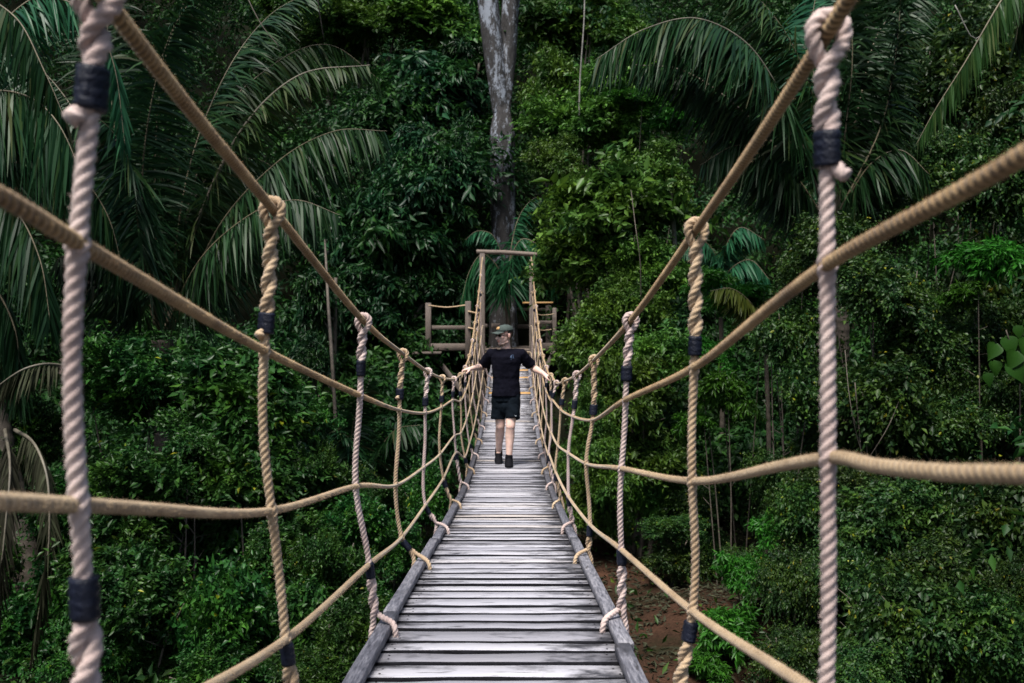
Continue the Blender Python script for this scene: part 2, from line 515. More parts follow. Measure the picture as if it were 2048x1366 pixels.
deck = MB()
fresh = []
nails = MB()
y = -1.2
while y < 24.3:
    w = rng.uniform(0.118, 0.165)
    gap = rng.uniform(0.026, 0.042)
    isnew = any(abs(y + w / 2 - t) < 0.09 for t in (19.95, 21.95, 22.9))
    if isnew:
        nb = MB(); plank(nb, y, y + w, -0.004); fresh.append(nb)
    else:
        dp = rng.normal(0, 0.0025)
        plank(deck, y, y + w, dp, -.455 + rng.normal(0, .006), .455 + rng.normal(0, .006))
        if y < 9:
            for nx_ in (-.385, .385):
                for fy in (.28, .72):
                    a8 = np.arange(8) * np.pi / 4
                    cx, cyy = BX + nx_ + rng.normal(0, .006), y + w * fy + rng.normal(0, .004)
                    zz_ = (dz(y) + dz(y + w)) / 2 - dp + (fy - .5) * (dz(y + w) - dz(y)) + .0012
                    nails.add(np.vstack([np.stack([cx + .0042 * np.cos(a8), cyy + .0042 * np.sin(a8), np.full(8, zz_)], 1), [[cx, cyy, zz_ + .0008]]]), None, [(j, (j + 1) % 8, 8) for j in range(8)])
    y += w + gap
deck.v += nails.v; deck.t += [t_ + deck.n for t_ in nails.t]; deck.n += nails.n; n_nail = sum(len(t_) for t_ in nails.t)
dk_ = bchild(deck, 'decking', [M['plank'], M['plank_side_shade']])
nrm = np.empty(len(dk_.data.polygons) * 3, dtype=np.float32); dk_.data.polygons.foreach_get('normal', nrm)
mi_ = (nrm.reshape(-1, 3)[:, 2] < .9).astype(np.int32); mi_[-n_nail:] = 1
dk_.data.polygons.foreach_set('material_index', mi_)   # near-black sides and chamfers paint shade into the gaps; nail heads share it
for nb in fresh:
    o = bchild(nb, 'replacement_plank', M['new_wood']); o['label'] = 'fresh yellow plank among the grey planks'
for sx in (-1, 1):
    mb = MB()
    y = -1.2
    while y < 24.2:
        L = min(rng.uniform(2.2, 3.0), 24.3 - y)
        ys = np.linspace(y, y + L - 0.006, 12)
        xo = BX + sx * (0.444 + rng.normal(0, 0.006))
        prof = [(-.027, 0.003), (-.024, 0.0), (.024, 0.0), (.027, .003), (.027, .033), (.0245, .036), (-.0245, .036), (-.027, .033)]
        V = []
        for yy in ys:
            wx, wz = rng.normal(0, 0.0007, 2)
            for (a, b) in prof: V.append((xo + a + wx, yy, dz(yy) + 0.004 + b + (wz if b > 0.02 else 0)))
        q = [(k * 8 + j, k * 8 + (j + 1) % 8, k * 8 + 8 + (j + 1) % 8, k * 8 + 8 + j) for k in range(len(ys) - 1) for j in range(8)]
        V = np.array(V); m = len(V)
        V = np.vstack([V, V[:8].mean(0), V[-8:].mean(0)])
        t = [(m, (j + 1) % 8, j) for j in range(8)] + [(m + 1, m - 8 + j, m - 8 + (j + 1) % 8) for j in range(8)]
        mb.add(V, q, t); y += L
    bchild(mb, 'edge_beam', M['beam'])
    mb = MB()
    ys = np.linspace(-1.2, 24.3, 60)
    mb.add(*sweep(np.stack([np.full(60, BX + sx * 0.30), ys, dz(ys) - 0.10], 1), 0.045, 8))
    bchild(mb, 'bearer', M['beam'], smooth=True)

# ropes: nodes measured on the photo, (px, py, D)
HZ = np.array([(7.0, -.37), (8.6, -.50), (10.2, -.595), (11.4, -.64), (12.45, -.66), (14, -.60), (15, -.50), (16.2, -.32), (17.5, -.05), (20, .5), (22, 1.05), (23.6, 1.5)])


def far_nodes(D, side):
    """hand, mid, low, bottom, deck attachment beyond the measured ones"""
    hz = np.interp(D, HZ[:, 0], HZ[:, 1]) + CZ
    d = dz(D)
    xh = np.interp(D, [10, 23.5], [-.594, -.70]) if side < 0 else np.interp(D, [10, 23.5], [.456, .46])
    xd = BX + side * 0.45
    out = []
    for t, w in ((1, 1), (.74, .98), (.42, .92), (.17, .55)):
        out.append(np.array([xd + (xh - xd) * w, D, d + (hz - d) * t]))
    return out


LD = [1.2, 2.45, 3.8, 5.4, 6.95, 8.6, 10.2]
RD = [1.45, 2.65, 3.9, 5.6, 7.0, 8.6, 10.2]
LN = {'h': [(196, -22), (545, 418), (727, 642), (806, 708), (856, 744), (885, 756), (908, 758)],
      'm': [(163, 490), (530, 702), (718, 790), (798, 820), (850, 826), (882, 815), (906, 800)],
      'l': [(150, 1010), (540, 1022), (715, 972), (793, 970), (848, 934), (880, 908), (908, 872)],
      'b': [(None, -.53, -.521), (572, 1278), (737, 1130), (803, 1075), (851, 1010), (886, 958), (912, 905)]}
RN = {'h': [(1657, 62), (1393, 458), (1262, 640), (1188, 720), (1154, 750), (1130, 762), (1113, 766)],
      'm': [(1650, 532), (1387, 735), (1250, 800), (1185, 840), (1146, 833), (1122, 820), (1105, 800)],
      'l': [(1662, 915), (1387, 962), (1243, 937), (1174, 928), (1138, 907), (1115, 890), (1102, 865)],
      'b': [(None, -.555, .457), (1384, 1222), (1243, 1100), (1179, 1048), (1136, 992), (1112, 945), (1098, 908)]}
SPINE = [(1, LD, LN), (-1, RD, RN)]
FARD = [11.6, 13.1, 14.6, 16.0, 17.4, 18.8, 20.2, 21.6, 22.8]


def node(p, D):
    if p[0] is None:
        return np.array([p[2], D, p[1] + CZ])
    return P(p[0], p[1], D)


def fuzz(mb, path, R, per_m, seed, y0=.7, y1=4.6):
    """short loose fibres standing off a rope"""
    r = np.random.default_rng(seed)
    L = np.linalg.norm(np.diff(path, axis=0), axis=1).sum()
    i = r.integers(1, len(path) - 1, int(L * per_m))
    i = i[(path[i, 1] > y0) & (path[i, 1] < y1)]
    if not len(i): return
    t = norm(path[i + 1] - path[i - 1])
    u = norm(np.cross(t, sph_(r, len(i)))); w_ = np.cross(t, u)
    b = path[i] + u * R * .9
    tip = b + norm(u * .7 + t * r.normal(0, .9, (len(i), 1)) + w_ * r.normal(0, .5, (len(i), 1))) * r.uniform(.002, .0075, (len(i), 1))
    h = .00028
    mb.add(np.stack([b - w_ * h + t * h, b + w_ * h - t * h, tip], 1).reshape(-1, 3), None, np.arange(len(i) * 3).reshape(-1, 3))


def sph_(r, n):
    return norm(r.normal(0, 1, (n, 3)))


lobe12 = np.array([.76, .97, 1.04, .97] * 3)
HAND = {}
# where the man grips (world): filled from his pose so that the rope passes through the hands
MAN_Y = 12.55
HAND_L = np.array([-0.592, 12.50, CZ - 0.655])
HAND_R = np.array([0.480, 12.46, CZ - 0.735])


def horiz(side, key):
    D, N = (LD, LN) if side < 0 else (RD, RN)
    pts = [node(p, d) for p, d in zip(N[key], D)]
    k = 'hmlb'.index(key)
    pre = {('h', -1): [(-.485, -1.3, 1.05), (-.49, 0.0, .72)], ('h', 1): [(.47, -1.3, 1.05), (.465, 0.0, .78)],
           ('m', -1): [(-.51, -1.3, .40), (-.512, 0.3, .22), (-.514, 1.0, .125)], ('m', 1): [(.47, -1.3, .5), (.47, .914, .152)],
           ('l', -1): [(-.515, -1.3, .27), (-.514, .5, -.085), (-.514, 1.0, -.183)], ('l', 1): [(.46, -1.3, .16), (.47, .914, -.142), (.4665, 1.06, -.163), (.463, 1.25, -.184)],
           ('b', -1): [(-.52, -1.3, -.05)], ('b', 1): [(.46, -1.3, -.1)]}[(key, side)]
    pts = [np.array([a, b, c + CZ]) for a, b, c in pre] + pts
    for d in FARD:
        p = far_nodes(d, side)[k]
        if key == 'h' and abs(d - 13.1) < 0.1:
            pts.append(HAND_L if side < 0 else HAND_R)
        pts.append(p)
    end = {'h': (1.50, 0), 'm': (.62, .02), 'l': (-.15, .04), 'b': (-.75, .1)}[key]
    pts.append(np.array([(-.70 + end[1]) if side < 0 else (.46 - end[1]), 23.75, end[0] + CZ]))
    return catmull(np.array(pts), 16)


def step_fn(y):
    return 0.0026 if 0.6 < y < 4.2 else (0.006 if 0.6 < y < 7 else (0.04 if y > 0 else 0.02))


HPATH = {}
for side in (-1, 1):
    for key in 'hmlb':
        path = horiz(side, key)
        HPATH[(side, key)] = path
        p = resample(path, step_fn)
        near = ss(6.5, 4.0, p[:, 1]) * ss(0.5, 0.9, p[:, 1])
        Rr = {'h': .0112, 'm': .0100, 'l': .0095, 'b': .0100}[key]
        mb = MB()
        v_, q_, t_ = sweep(p, Rr, 12)
        sl = np.concatenate([[0], np.cumsum(np.linalg.norm(np.diff(p, axis=0), axis=1))])
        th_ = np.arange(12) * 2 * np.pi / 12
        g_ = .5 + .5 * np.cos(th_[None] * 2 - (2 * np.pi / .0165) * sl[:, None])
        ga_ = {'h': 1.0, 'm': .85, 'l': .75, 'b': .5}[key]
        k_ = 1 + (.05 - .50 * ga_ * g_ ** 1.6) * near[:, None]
        n_ = len(p) * 12
        ctr_ = np.repeat(p, 12, axis=0)
        v_[:n_] = ctr_ + (v_[:n_] - ctr_) * k_.reshape(-1, 1)
        mb.add(v_, q_, t_)
        fuzz(mb, p, Rr, 700, 5)
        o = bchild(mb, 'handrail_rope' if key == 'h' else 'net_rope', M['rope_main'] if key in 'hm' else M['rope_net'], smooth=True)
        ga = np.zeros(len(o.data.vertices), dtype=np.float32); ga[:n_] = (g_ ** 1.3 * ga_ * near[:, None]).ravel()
        o.data.attributes.new('groove_dirt_shade', 'FLOAT', 'POINT').data.foreach_set('value', ga)


def at_D(path, D):
    return np.array([np.interp(D, path[:, 1], path[:, k]) for k in range(3)])


def hanger(T, nodes, side, mat, f1, f2off, D, tail=0.0):
    """one upright rope: loop over the handrail rope, doubled and twisted down to the first tape,
    single through the net ropes, doubled again below the second tape and lashed round the edge beam"""
    R = 0.0118
    xb = BX + side * 0.444
    dzz = dz(D)
    S = np.array([xb + side * 0.028 + 0.15 * (nodes[-1][0] - xb), D, dzz + 0.040 + 0.034])
    cl = catmull(np.vstack([[T], nodes, [S]]), 24)
    # the slack in a hanging rope: a slow sway of a few millimetres
    seg = np.linalg.norm(np.diff(cl, axis=0), axis=1); s = np.concatenate([[0], np.cumsum(seg)])
    tot = s[-1]
    wob = np.sin(s / tot * np.pi) * 0.006
    ph = rng.uniform(0, 6)
    cl[:, 0] += wob * np.sin(s * 9 + ph); cl[:, 1] += wob * np.cos(s * 7 + ph)
    sM = s[24]; sB = s[24 * 3]
    s1 = sM * f1
    s2 = min(sB + f2off, tot - 0.06)
    stp = 0.005 if D < 4.5 else (0.008 if D < 7.6 else 0.013)
    c = resample(cl, stp)
    s = np.linspace(0, tot, len(c))
    t, _, _ = frames(c)
    # reference lateral direction: across the handrail
    th = norm(at_D(HPATH[(side, 'h')], D + .05) - at_D(HPATH[(side, 'h')], D - .05))
    n0 = norm(np.cross(th, t[0]))
    if n0[0] * side < 0: n0 = -n0
    n = norm(n0[None] - t * (t @ n0)[:, None]); b = np.cross(t, n)
    h = R * 0.78
    hl = R + 0.0118
    top = ss(s1 + 0.01, s1 - 0.05, s) * h + (hl - h) * ss(0.055, 0.0, s)
    bot = ss(s2 - 0.01, s2 + 0.05, s) * h
    om = 2 * np.pi / 0.125
    phi = om * s * ss(0.0, 0.08, s) * (s < (s1 + s2) / 2) + om * (s - s2) * (s >= (s1 + s2) / 2)
    offA = (top + bot)[:, None] * (np.cos(phi)[:, None] * n + np.sin(phi)[:, None] * b)
    A = c + offA
    Bv = c - offA
    it = s <= s1 + 0.018
    ib = s >= s2 - 0.018
    a = np.linspace(0, np.pi, 14)[1:-1]
    loop = T[None] + hl * (np.cos(a)[:, None] * (-n[0]) - np.sin(a)[:, None] * t[0]) if True else None
    Btop = Bv[it][::-1]                       # from the tape up
    if tail > 0:
        e = Btop[0]
        k = np.linspace(1, 0, 6, endpoint=False)[:, None]
        Btop = np.vstack([e + k * np.array([side * 0.45 * tail, -0.02, -0.55 * tail]) + np.array([0, 0, 0]), Btop])
    # lashing round the beam
    zt_, zb_ = dzz + 0.049, dzz - 0.07
    xi, xo = xb - side * 0.040, xb + side * 0.043
    dy = rng.uniform(-0.03, 0.0)
    e0 = A[-1]; e1 = Bv[-1]
    inn = [e0, (xb + side * .005, D - .012, zt_ + 0.016), (xi + side * .006, D - .034 + dy, zt_ + 0.002), (xi - side * 0.006, D - .05 + dy, dzz + 0.03), (xi - side * .006, D - .045 + dy, zb_),
           (xb, D - .02, zb_ - .02), (xo + side * .002, D - .01, zb_), (xo + side * 0.006, D - .01, dzz + .01), (xo, D - .005, zt_ - .012), e1]
    lash = resample(catmull(np.array(inn, float), 14), stp)
    path = np.vstack([Btop, loop, A, lash[1:-1], Bv[ib][::-1]])
    # smooth the joints a little
    for _ in range(2):
        path[1:-1] = 0.25 * path[:-2] + 0.5 * path[1:-1] + 0.25 * path[2:]
    path = resample(path, stp)
    mb = MB()
    Rv = np.full(len(path), R)
    for q_ in nodes:
        Rv = Rv * (1 + .30 * np.exp(-(np.linalg.norm(path - q_, axis=1) / .017) ** 2))
    sp_ = np.cumsum(np.r_[0, np.linalg.norm(np.diff(path, axis=0), axis=1)])
    Rv = Rv * (1 + .035 * np.sin(sp_ * 31 + ph) + .025 * np.sin(sp_ * 73 + 2 * ph))
    mb.add(*sweep(path, Rv, 12 if D < 7.6 else 9, 2 * np.pi / (0.052 if D < 7.6 else .085), lobe12 if D < 7.6 else np.array([.74, 1.03, 1.03] * 3)))
    if D < 4.5: fuzz(mb, path, R, 1500, int(D * 100))
    o = bchild(mb, 'hanger_rope', mat, smooth=True)
    for sc, two in ((s1, 0), (s2, 1)):
        i = int(np.argmin(abs(s - sc)))
        m = 10
        hl2 = 0.026 if D < 3 else 0.03
        q = c[i] + np.linspace(-hl2, hl2, m)[:, None] * t[i]
        # tape laid round both strands: wider across the pair than through it
        d1 = norm(offA[max(i - 4, 0)] if not two else offA[min(i + 4, len(c) - 1)])
        rad = R * 1.5 * (1 + 0.06 * np.sin(np.arange(m) * 2.4 + ph)); rad[[0, -1]] *= 0.93
        v, qq, tt = sweep(q, rad, 14)
        w = (v - c[i]); along = w @ d1
        v = v + np.outer(along * 0.28, d1)
        tb = MB(); tb.add(v, qq, tt)
        # loose end of the tape
        bchild(tb, 'tape', M['tape'], o, smooth=True)
    return o


pars = {(-1, 0): (.40, -0.19, .035), (1, 0): (.50, 0.07, .05), (-1, 1): (.80, .035, .03), (1, 1): (.84, .055, .0), (-1, 2): (.63, .02, .0), (1, 2): (.67, .03, .0),
        (-1, 3): (.70, .05, .03), (1, 3): (.82, .04, .0), (-1, 4): (.72, .04, 0), (1, 4): (.72, .04, 0)}
for side in (-1, 1):
    D_, N_ = (LD, LN) if side < 0 else (RD, RN)
    for i, d in enumerate(D_):
        T = at_D(HPATH[(side, 'h')], d)
        nd = [at_D(HPATH[(side, k)], d) for k in 'mlb']
        f1, f2, tl = pars.get((side, i), (.72, .04, 0))
        o = hanger(T, nd, side, M['rope_pale'] if i % 2 == 0 else M['rope_tan'], f1, f2, d, tl)
        o['label'] = 'pale pinkish twisted upright rope' if i % 2 == 0 else 'tan twisted upright rope'
    for i, d in enumerate(FARD[:-1]):
        d += 0.1
        T = at_D(HPATH[(side, 'h')], d)
        nd = [at_D(HPATH[(side, k)], d) for k in 'mlb']
        hanger(T, nd, side, M['rope_tan'] if i % 2 == 0 else M['rope_pale'], .72, .04, d)
# ------------------------------------------------------------------ platform round the tall tree, and the gate posts that carry the ropes
plat = empty('viewing_platform', (0, 24.4, CZ - .72), 'dim weathered wooden platform with post and rail fence at the far end of the bridge', 'platform')
po = np.array(plat.location)


def pchild(mb, name, mat, parent=plat, smooth=False):
    mb.v = [v - po for v in mb.v]
    o = mb.build(name, mat, None, smooth)
    o.parent = parent
    return o


def w3(x, y, z):
    return np.array([x, y, CZ + z])


fl = MB()
yy = 24.42
while yy < 28.6:
    fl.add(*beam(w3(-2.2, yy + .07, -.745), w3(1.18, yy + .07, -.745), .135, .04))
    yy += .15
pchild(fl, 'floor', M['rail'])
for a, b, ww, hh, mt in [((-2.1, 24.38, -.66), (-.8, 24.38, -.66), .05, .17, 'rail'), ((.50, 24.38, -.66), (1.15, 24.38, -.66), .05, .2, 'rail'),
                         ((-2.06, 24.5, -.86), (-2.06, 28.5, -.86), .12, .18, 'post'), ((1.05, 24.5, -.86), (1.05, 28.5, -.86), .12, .18, 'post')]:
    mb = MB(); mb.add(*beam(w3(*a), w3(*b), ww, hh)); pchild(mb, 'joist', M[mt])
mb = MB(); mb.add(*beam(w3(-2.42, 24.30, -.80), w3(-1.72, 24.30, -.80), .42, .06)); pchild(mb, 'ledge', M['rail'])
mb = MB(); mb.add(*beam(w3(.93, 24.32, -.80), w3(1.19, 24.32, -.80), .24, .10)); pchild(mb, 'ledge', M['rail'])
for x, yv, zb, ztp, ww in [(-2.05, 24.42, -.78, .42, .14), (-1.07, 24.30, -.95, .46, .14), (1.04, 24.40, -.80, .30, .10), (-2.05, 28.4, -3, .42, .16),
                           (1.04, 28.4, -3, .42, .16)]:
    mb = MB(); mb.add(*beam(w3(x, yv, zb), w3(x, yv, ztp), ww, ww, .012)); pchild(mb, 'post', M['post'])
for a, b, ww, hh in [((-1.97, 24.42, -.185), (-1.15, 24.42, -.185), .05, .10), ((-.99, 24.42, -.14), (-.60, 24.42, -.14), .05, .09), ((-.5, 24.42, -.14), (-.3, 24.6, -.14), .05, .11),
                     ((.53, 24.42, -.06), (.98, 24.42, -.06), .05, .09), ((-2.05, 24.5, -.185), (-2.05, 28.3, -.185), .06, .12), ((1.04, 24.47, -.06), (1.04, 28.3, -.06), .06, .1),
                     ((-2.0, 28.4, -.185), (1.0, 28.4, -.185), .06, .12), ((-2.05, 24.5, .3), (-2.05, 28.3, .3), .05, .09), ((-2.0, 28.4, .3), (1.0, 28.4, .3), .05, .09)]:
    mb = MB(); mb.add(*beam(w3(*a), w3(*b), ww, hh)); pchild(mb, 'rail', M['rail'])
mb = MB(); mb.add(*beam(w3(.27, 24.9, .43), w3(1.02, 24.7, .43), .05, .045)); o = pchild(mb, 'rail', M['new_wood']); o['label'] = 'thin yellowish top rail'
for pts, rr in [([(-2.05, 24.36, .36), (-1.6, 24.36, .31), (-1.07, 24.3, .37)], .018), ([(-1.07, 24.2, .21), (-.85, 24.2, .17), (-.7, 24.0, .22)], .022),
                ([(-1.07, 24.2, -.19), (-.85, 24.2, -.23), (-.7, 24.0, -.2)], .022), ([(.46, 24.2, .17), (.75, 24.2, .12), (1.04, 24.3, .15)], .010), ([(.46, 24.2, -.21), (.75, 24.2, -.25), (1.04, 24.3, -.22)], .011)]:
    mb = MB(); mb.add(*sweep(resample(catmull(np.array([w3(*q) for q in pts])), .04), rr, 7)); pchild(mb, 'rail_rope', M['rope_tan'], smooth=True)
for a, b in [((-1.95, 24.45, -.82), (-.72, 24.45, -2.4)), ((1.0, 24.45, -.85), (.55, 24.45, -1.75))]:
    mb = MB(); mb.add(*beam(w3(*a), w3(*b), .09, .12)); pchild(mb, 'brace', M['post'])
for x, yv in [(-2.0, 24.7), (-.9, 24.9), (.75, 24.9), (-2.0, 28.2), (1.0, 28.2)]:
    mb = MB(); mb.add(*sweep(np.array([[x, yv, float(gz(x, yv)) - .3], [x, yv, CZ - .85]]), .09, 10)); pchild(mb, 'stilt', M['post'], smooth=True)
# two steps from the deck up to the floor
for k in range(2):
    mb = MB(); mb.add(*beam(w3(-.5, 24.30 + .0 + .2 * k - .12, -.93 + .12 * k), w3(.42, 24.30 + .2 * k - .12, -.93 + .12 * k), .22, .045)); pchild(mb, 'step', M['tread'])
# the gate that carries the ropes: two tall posts and a pale cross bar
for x, ztp in ((-.71, 1.62), (.47, 1.45)):
    mb = MB(); mb.add(*beam(w3(x - .0, 23.85, -2.6), w3(x, 23.85, ztp), .13 if x < 0 else .11, .13, .015)); pchild(mb, 'gate_post', M['post'])
mb = MB()
mb.add(*sweep(resample(np.array([w3(-.85, 23.83, 1.63), w3(-.2, 23.83, 1.615), w3(.6, 23.83, 1.56)]), .05), .055, 10))
o = pchild(mb, 'cross_bar', M['rail'], smooth=True)

# a small pale notice on a leaning stick among the undergrowth
sp = P(1300, 1060, 17.5); sp[2] = float(gz(sp[0], sp[1]))
sign = empty('notice_sign', sp, 'small pale notice board on a stake in dark undergrowth right of the bridge', 'sign')
top = P(1311, 1000, 17.5)
mb = MB(); mb.add(*(sweep(resample(np.array([[0, 0.02, -.2], top - sp + np.array([0, .03, .1])]), .1), .025, 8))); mb.build('stake', M['twig_pale'], sign, True)
cc = P(1310, 1026, 17.44) - sp
SGN = plain('sign_paint', (0.36, 0.42, 0.50), 0.5, 0.15, 6)
mb = MB(); mb.add(*box(cc, (.16, .018, .20), None, .004)); brd = mb.build('board', SGN, sign)
mb = MB()
for k, (dxx, wd, dzv, hgt) in enumerate([(0.0, .10, -.055, .016), (-.03, .03, .0, .006), (.02, .05, .0, .006), (0, .09, .018, .006)]):
    mb.add(*box(cc + np.array([dxx, -.0105, dzv]), (wd, .004, hgt)))
mb.build('lettering', M['tape'], brd)
# ------------------------------------------------------------------ vegetation
def tube_tree(mb, pts, r0, r1, nv=8, step=.12):
    p = resample(catmull(np.array(pts, float)), step)
    k = np.linspace(0, 1, len(p))
    mb.add(*sweep(p, r0 + (r1 - r0) * k, nv))
    return p


# the tall spotted tree behind the platform
TD = 27.0
tb = P(1008, 690, TD); tb[2] = float(gz(tb[0], tb[1])) - .3
tree = empty('forked_tree', tb, 'tall grey trunk blotched with pale lichen that forks high above the platform', 'tree')


def trunk_mesh(pts, rads, nv=26, seed=0):
    r = np.random.default_rng(seed)
    p = catmull(np.array(pts, float), 14); p = resample(p, .1)
    s = np.linspace(0, 1, len(p)); z = p[:, 2]
    R = np.interp(s, np.linspace(0, 1, len(rads)), rads)
    v, q, t = sweep(p, R, nv)
    n = len(p) * nv
    th = np.tile(np.arange(nv) * 2 * np.pi / nv, len(p)); zz = np.repeat(z, nv)
    k = 1 + .06 * np.sin(3 * th + .8 * zz) + .045 * np.sin(5 * th - 1.3 * zz + 1) + .03 * np.sin(9 * th + 2.2 * zz) + r.normal(0, .008, n)
    ctr = np.repeat(p, nv, axis=0)
    v[:n] = ctr + (v[:n] - ctr) * k[:, None]
    return v, q, t


mb = MB()
low = [tb + np.array([0, 0, -.2]), P(1008, 640, TD), P(1007, 500, TD), P(1003, 380, TD), P(1005, 280, TD), P(1004, 215, TD), P(1004, 165, TD)]
mb.add(*trunk_mesh(low, [.50, .38, .345, .33, .33, .34, .06]))
mb.v = [v - tb for v in mb.v]
trk = mb.build('trunk', M['bark'], tree, True)
mb = MB()
mb.add(*trunk_mesh([P(1001, 230, TD), P(994, 150, TD), P(984, 70, TD), P(976, 0, TD), P(964, -120, TD), P(940, -330, 26.5)], [.2, .27, .28, .27, .24, .18], 20, 1))
mb.add(*trunk_mesh([P(1008, 230, TD + .05), P(1013, 150, TD + .05), P(1018, 70, TD + .1), P(1022, 0, TD + .1), P(1032, -120, TD + .3), P(1060, -330, 28)], [.17, .235, .24, .235, .21, .15], 20, 2))
mb.v = [v - tb for v in mb.v]
mb.build('limb', M['bark'], tree, True)


def leaf_cloud(r, base, d, L, W, fold=.25, upb=.6):
    """rhombic folded leaves: base point, unit axis, length, width"""
    n = len(base)
    up = norm(np.array([0, 0, 1.0]) * upb + r.normal(0, .5, (n, 3)))
    s = norm(np.cross(d, up)); nn = np.cross(s, d)
    L = L * r.uniform(.7, 1.2, (n, 1)); W = W * r.uniform(.75, 1.2, (n, 1))
    tip = base + d * L - nn * L * .10
    m1 = base + d * L * .42 + s * W * .5 + nn * W * fold
    m2 = base + d * L * .42 - s * W * .5 + nn * W * fold
    v = np.stack([base, m1, tip, m2], 1).reshape(-1, 3)
    i = np.arange(n)[:, None] * 4
    f = np.concatenate([i + np.array([[0, 1, 2]]), i + np.array([[0, 2, 3]])])
    return v, f


def sph(r, n):
    return norm(r.normal(0, 1, (n, 3)))


SPEC = {  # leaf length, width, leaves per twig, twig length, twigs, droop, flat
    'shrub': dict(L=.11, W=.052, k=9, tl=.28, n=2500, up=.55, hang=.25, flat=.0, lobes=13, lr=.42),
    'droop': dict(L=.19, W=.062, k=8, tl=.36, n=2100, up=.1, hang=.95, flat=.35, lobes=15, lr=.40),
    'layer': dict(L=.135, W=.062, k=9, tl=.42, n=2300, up=.15, hang=.35, flat=.6, lobes=15, lr=.38),
    'bright': dict(L=.21, W=.055, k=8, tl=.18, n=800, up=.25, hang=.9, flat=.2, lobes=11, lr=.42),
    'vine': dict(L=.10, W=.055, k=9, tl=.4, n=2300, up=-.35, hang=.55, flat=.0, lobes=14, lr=.42),
}


def crown_mesh(kind, seed, size):
    """a loose crown of about 1.25 m radius: branches of unequal length carry leafy sprays, gaps stay open between them"""
    S = SPEC[kind]; r = np.random.default_rng(seed)
    nb = S['lobes'] + 4
    bd = sph(r, nb); bd[:, 2] = np.abs(bd[:, 2]) * 1.1 - .28
    bd = norm(bd); bl_ = r.uniform(.45, 1.38, nb)
    lc, lr_ = [], []
    for q in range(nb):
        side = sph(r, 1)[0] * .22
        for a, rr in ((.35, .34), (.62, .30), (.85, .24), (1.0, .15)):
            lc.append(bd[q] * bl_[q] * a + side * a * a - np.array([0, 0, S['hang'] * .28 * a * a * bl_[q]]) + r.normal(0, .05, 3))
            lr_.append(rr * r.uniform(.6, 1.3) * (S['lr'] / .42))
    lc, lr_ = np.array(lc), np.array(lr_)
    w = lr_ ** 2; w = w / w.sum()
    n = int(S['n'] / size ** 1.3)
    li = r.choice(len(lc), n, p=w)
    u = sph(r, n); u[:, 2] = np.abs(u[:, 2]) * r.choice([1, 1, 1, -.7], n)
    u = norm(u)
    rad = lr_[li] * (r.uniform(.15, 1.0, n) ** .5)
    sq = np.array([1, 1, 1 - .6 * S['flat']])
    p = lc[li] + u * rad[:, None] * sq
    td = norm(u * np.array([1, 1, 1 - S['flat']]) + norm(lc[li]) * .5 + np.array([0, 0, S['up']]) + r.normal(0, .35, (n, 3)))
    K = S['k']
    tl = S['tl'] * size * r.uniform(.5, 1.25, n) * np.where(r.uniform(0, 1, n) < .07, 2.1, 1.0)
    a = (np.arange(K) + .5) / K
    base = p[:, None] + td[:, None] * (a[None, :, None] * tl[:, None, None])
    base[..., 2] -= (a ** 2)[None] * S['hang'] * tl[:, None] * .5
    side = norm(np.cross(td, sph(r, n)))
    sg = np.where(np.arange(K) % 2, 1, -1)[None, :, None]
    if kind == 'bright':
        d = sph(r, n * K).reshape(n, K, 3) * .8 + td[:, None] * .5
    else:
        d = side[:, None] * sg * .9 + td[:, None] * .7 + r.normal(0, .3, (n, K, 3))
    d[..., 2] -= S['hang']
    d = norm(d)
    ls = np.repeat(np.exp(r.normal(0, .26, n)), K)[:, None] * size
    return leaf_cloud(r, base.reshape(-1, 3), d.reshape(-1, 3), S['L'] * ls, S['W'] * ls)


CROWN = {}
for k in SPEC:
    for s in range(3):
        v, f = crown_mesh(k, 11 + s * 7 + len(k), (1.0, .78, 1.4)[s])
        me = npmesh(k + '_crown', v, f); me.materials.append(M[k])
        CROWN[(k, s)] = me


def crown_at(o_parent, name, kind, var, c, rx, rz, ry=None, rot=0.0):
    """c is relative to the parent; the crown meshes are about 1.25 m in radius"""
    o = bpy.data.objects.new(name, CROWN[(kind, var)]); COL.objects.link(o)
    o.parent = o_parent; o.location = c
    o.scale = (rx / 1.25, (ry or rx) / 1.25, rz / 1.2); o.rotation_euler = (.25 * math.sin(rot * 5), .25 * math.cos(rot * 3), rot)
    return o


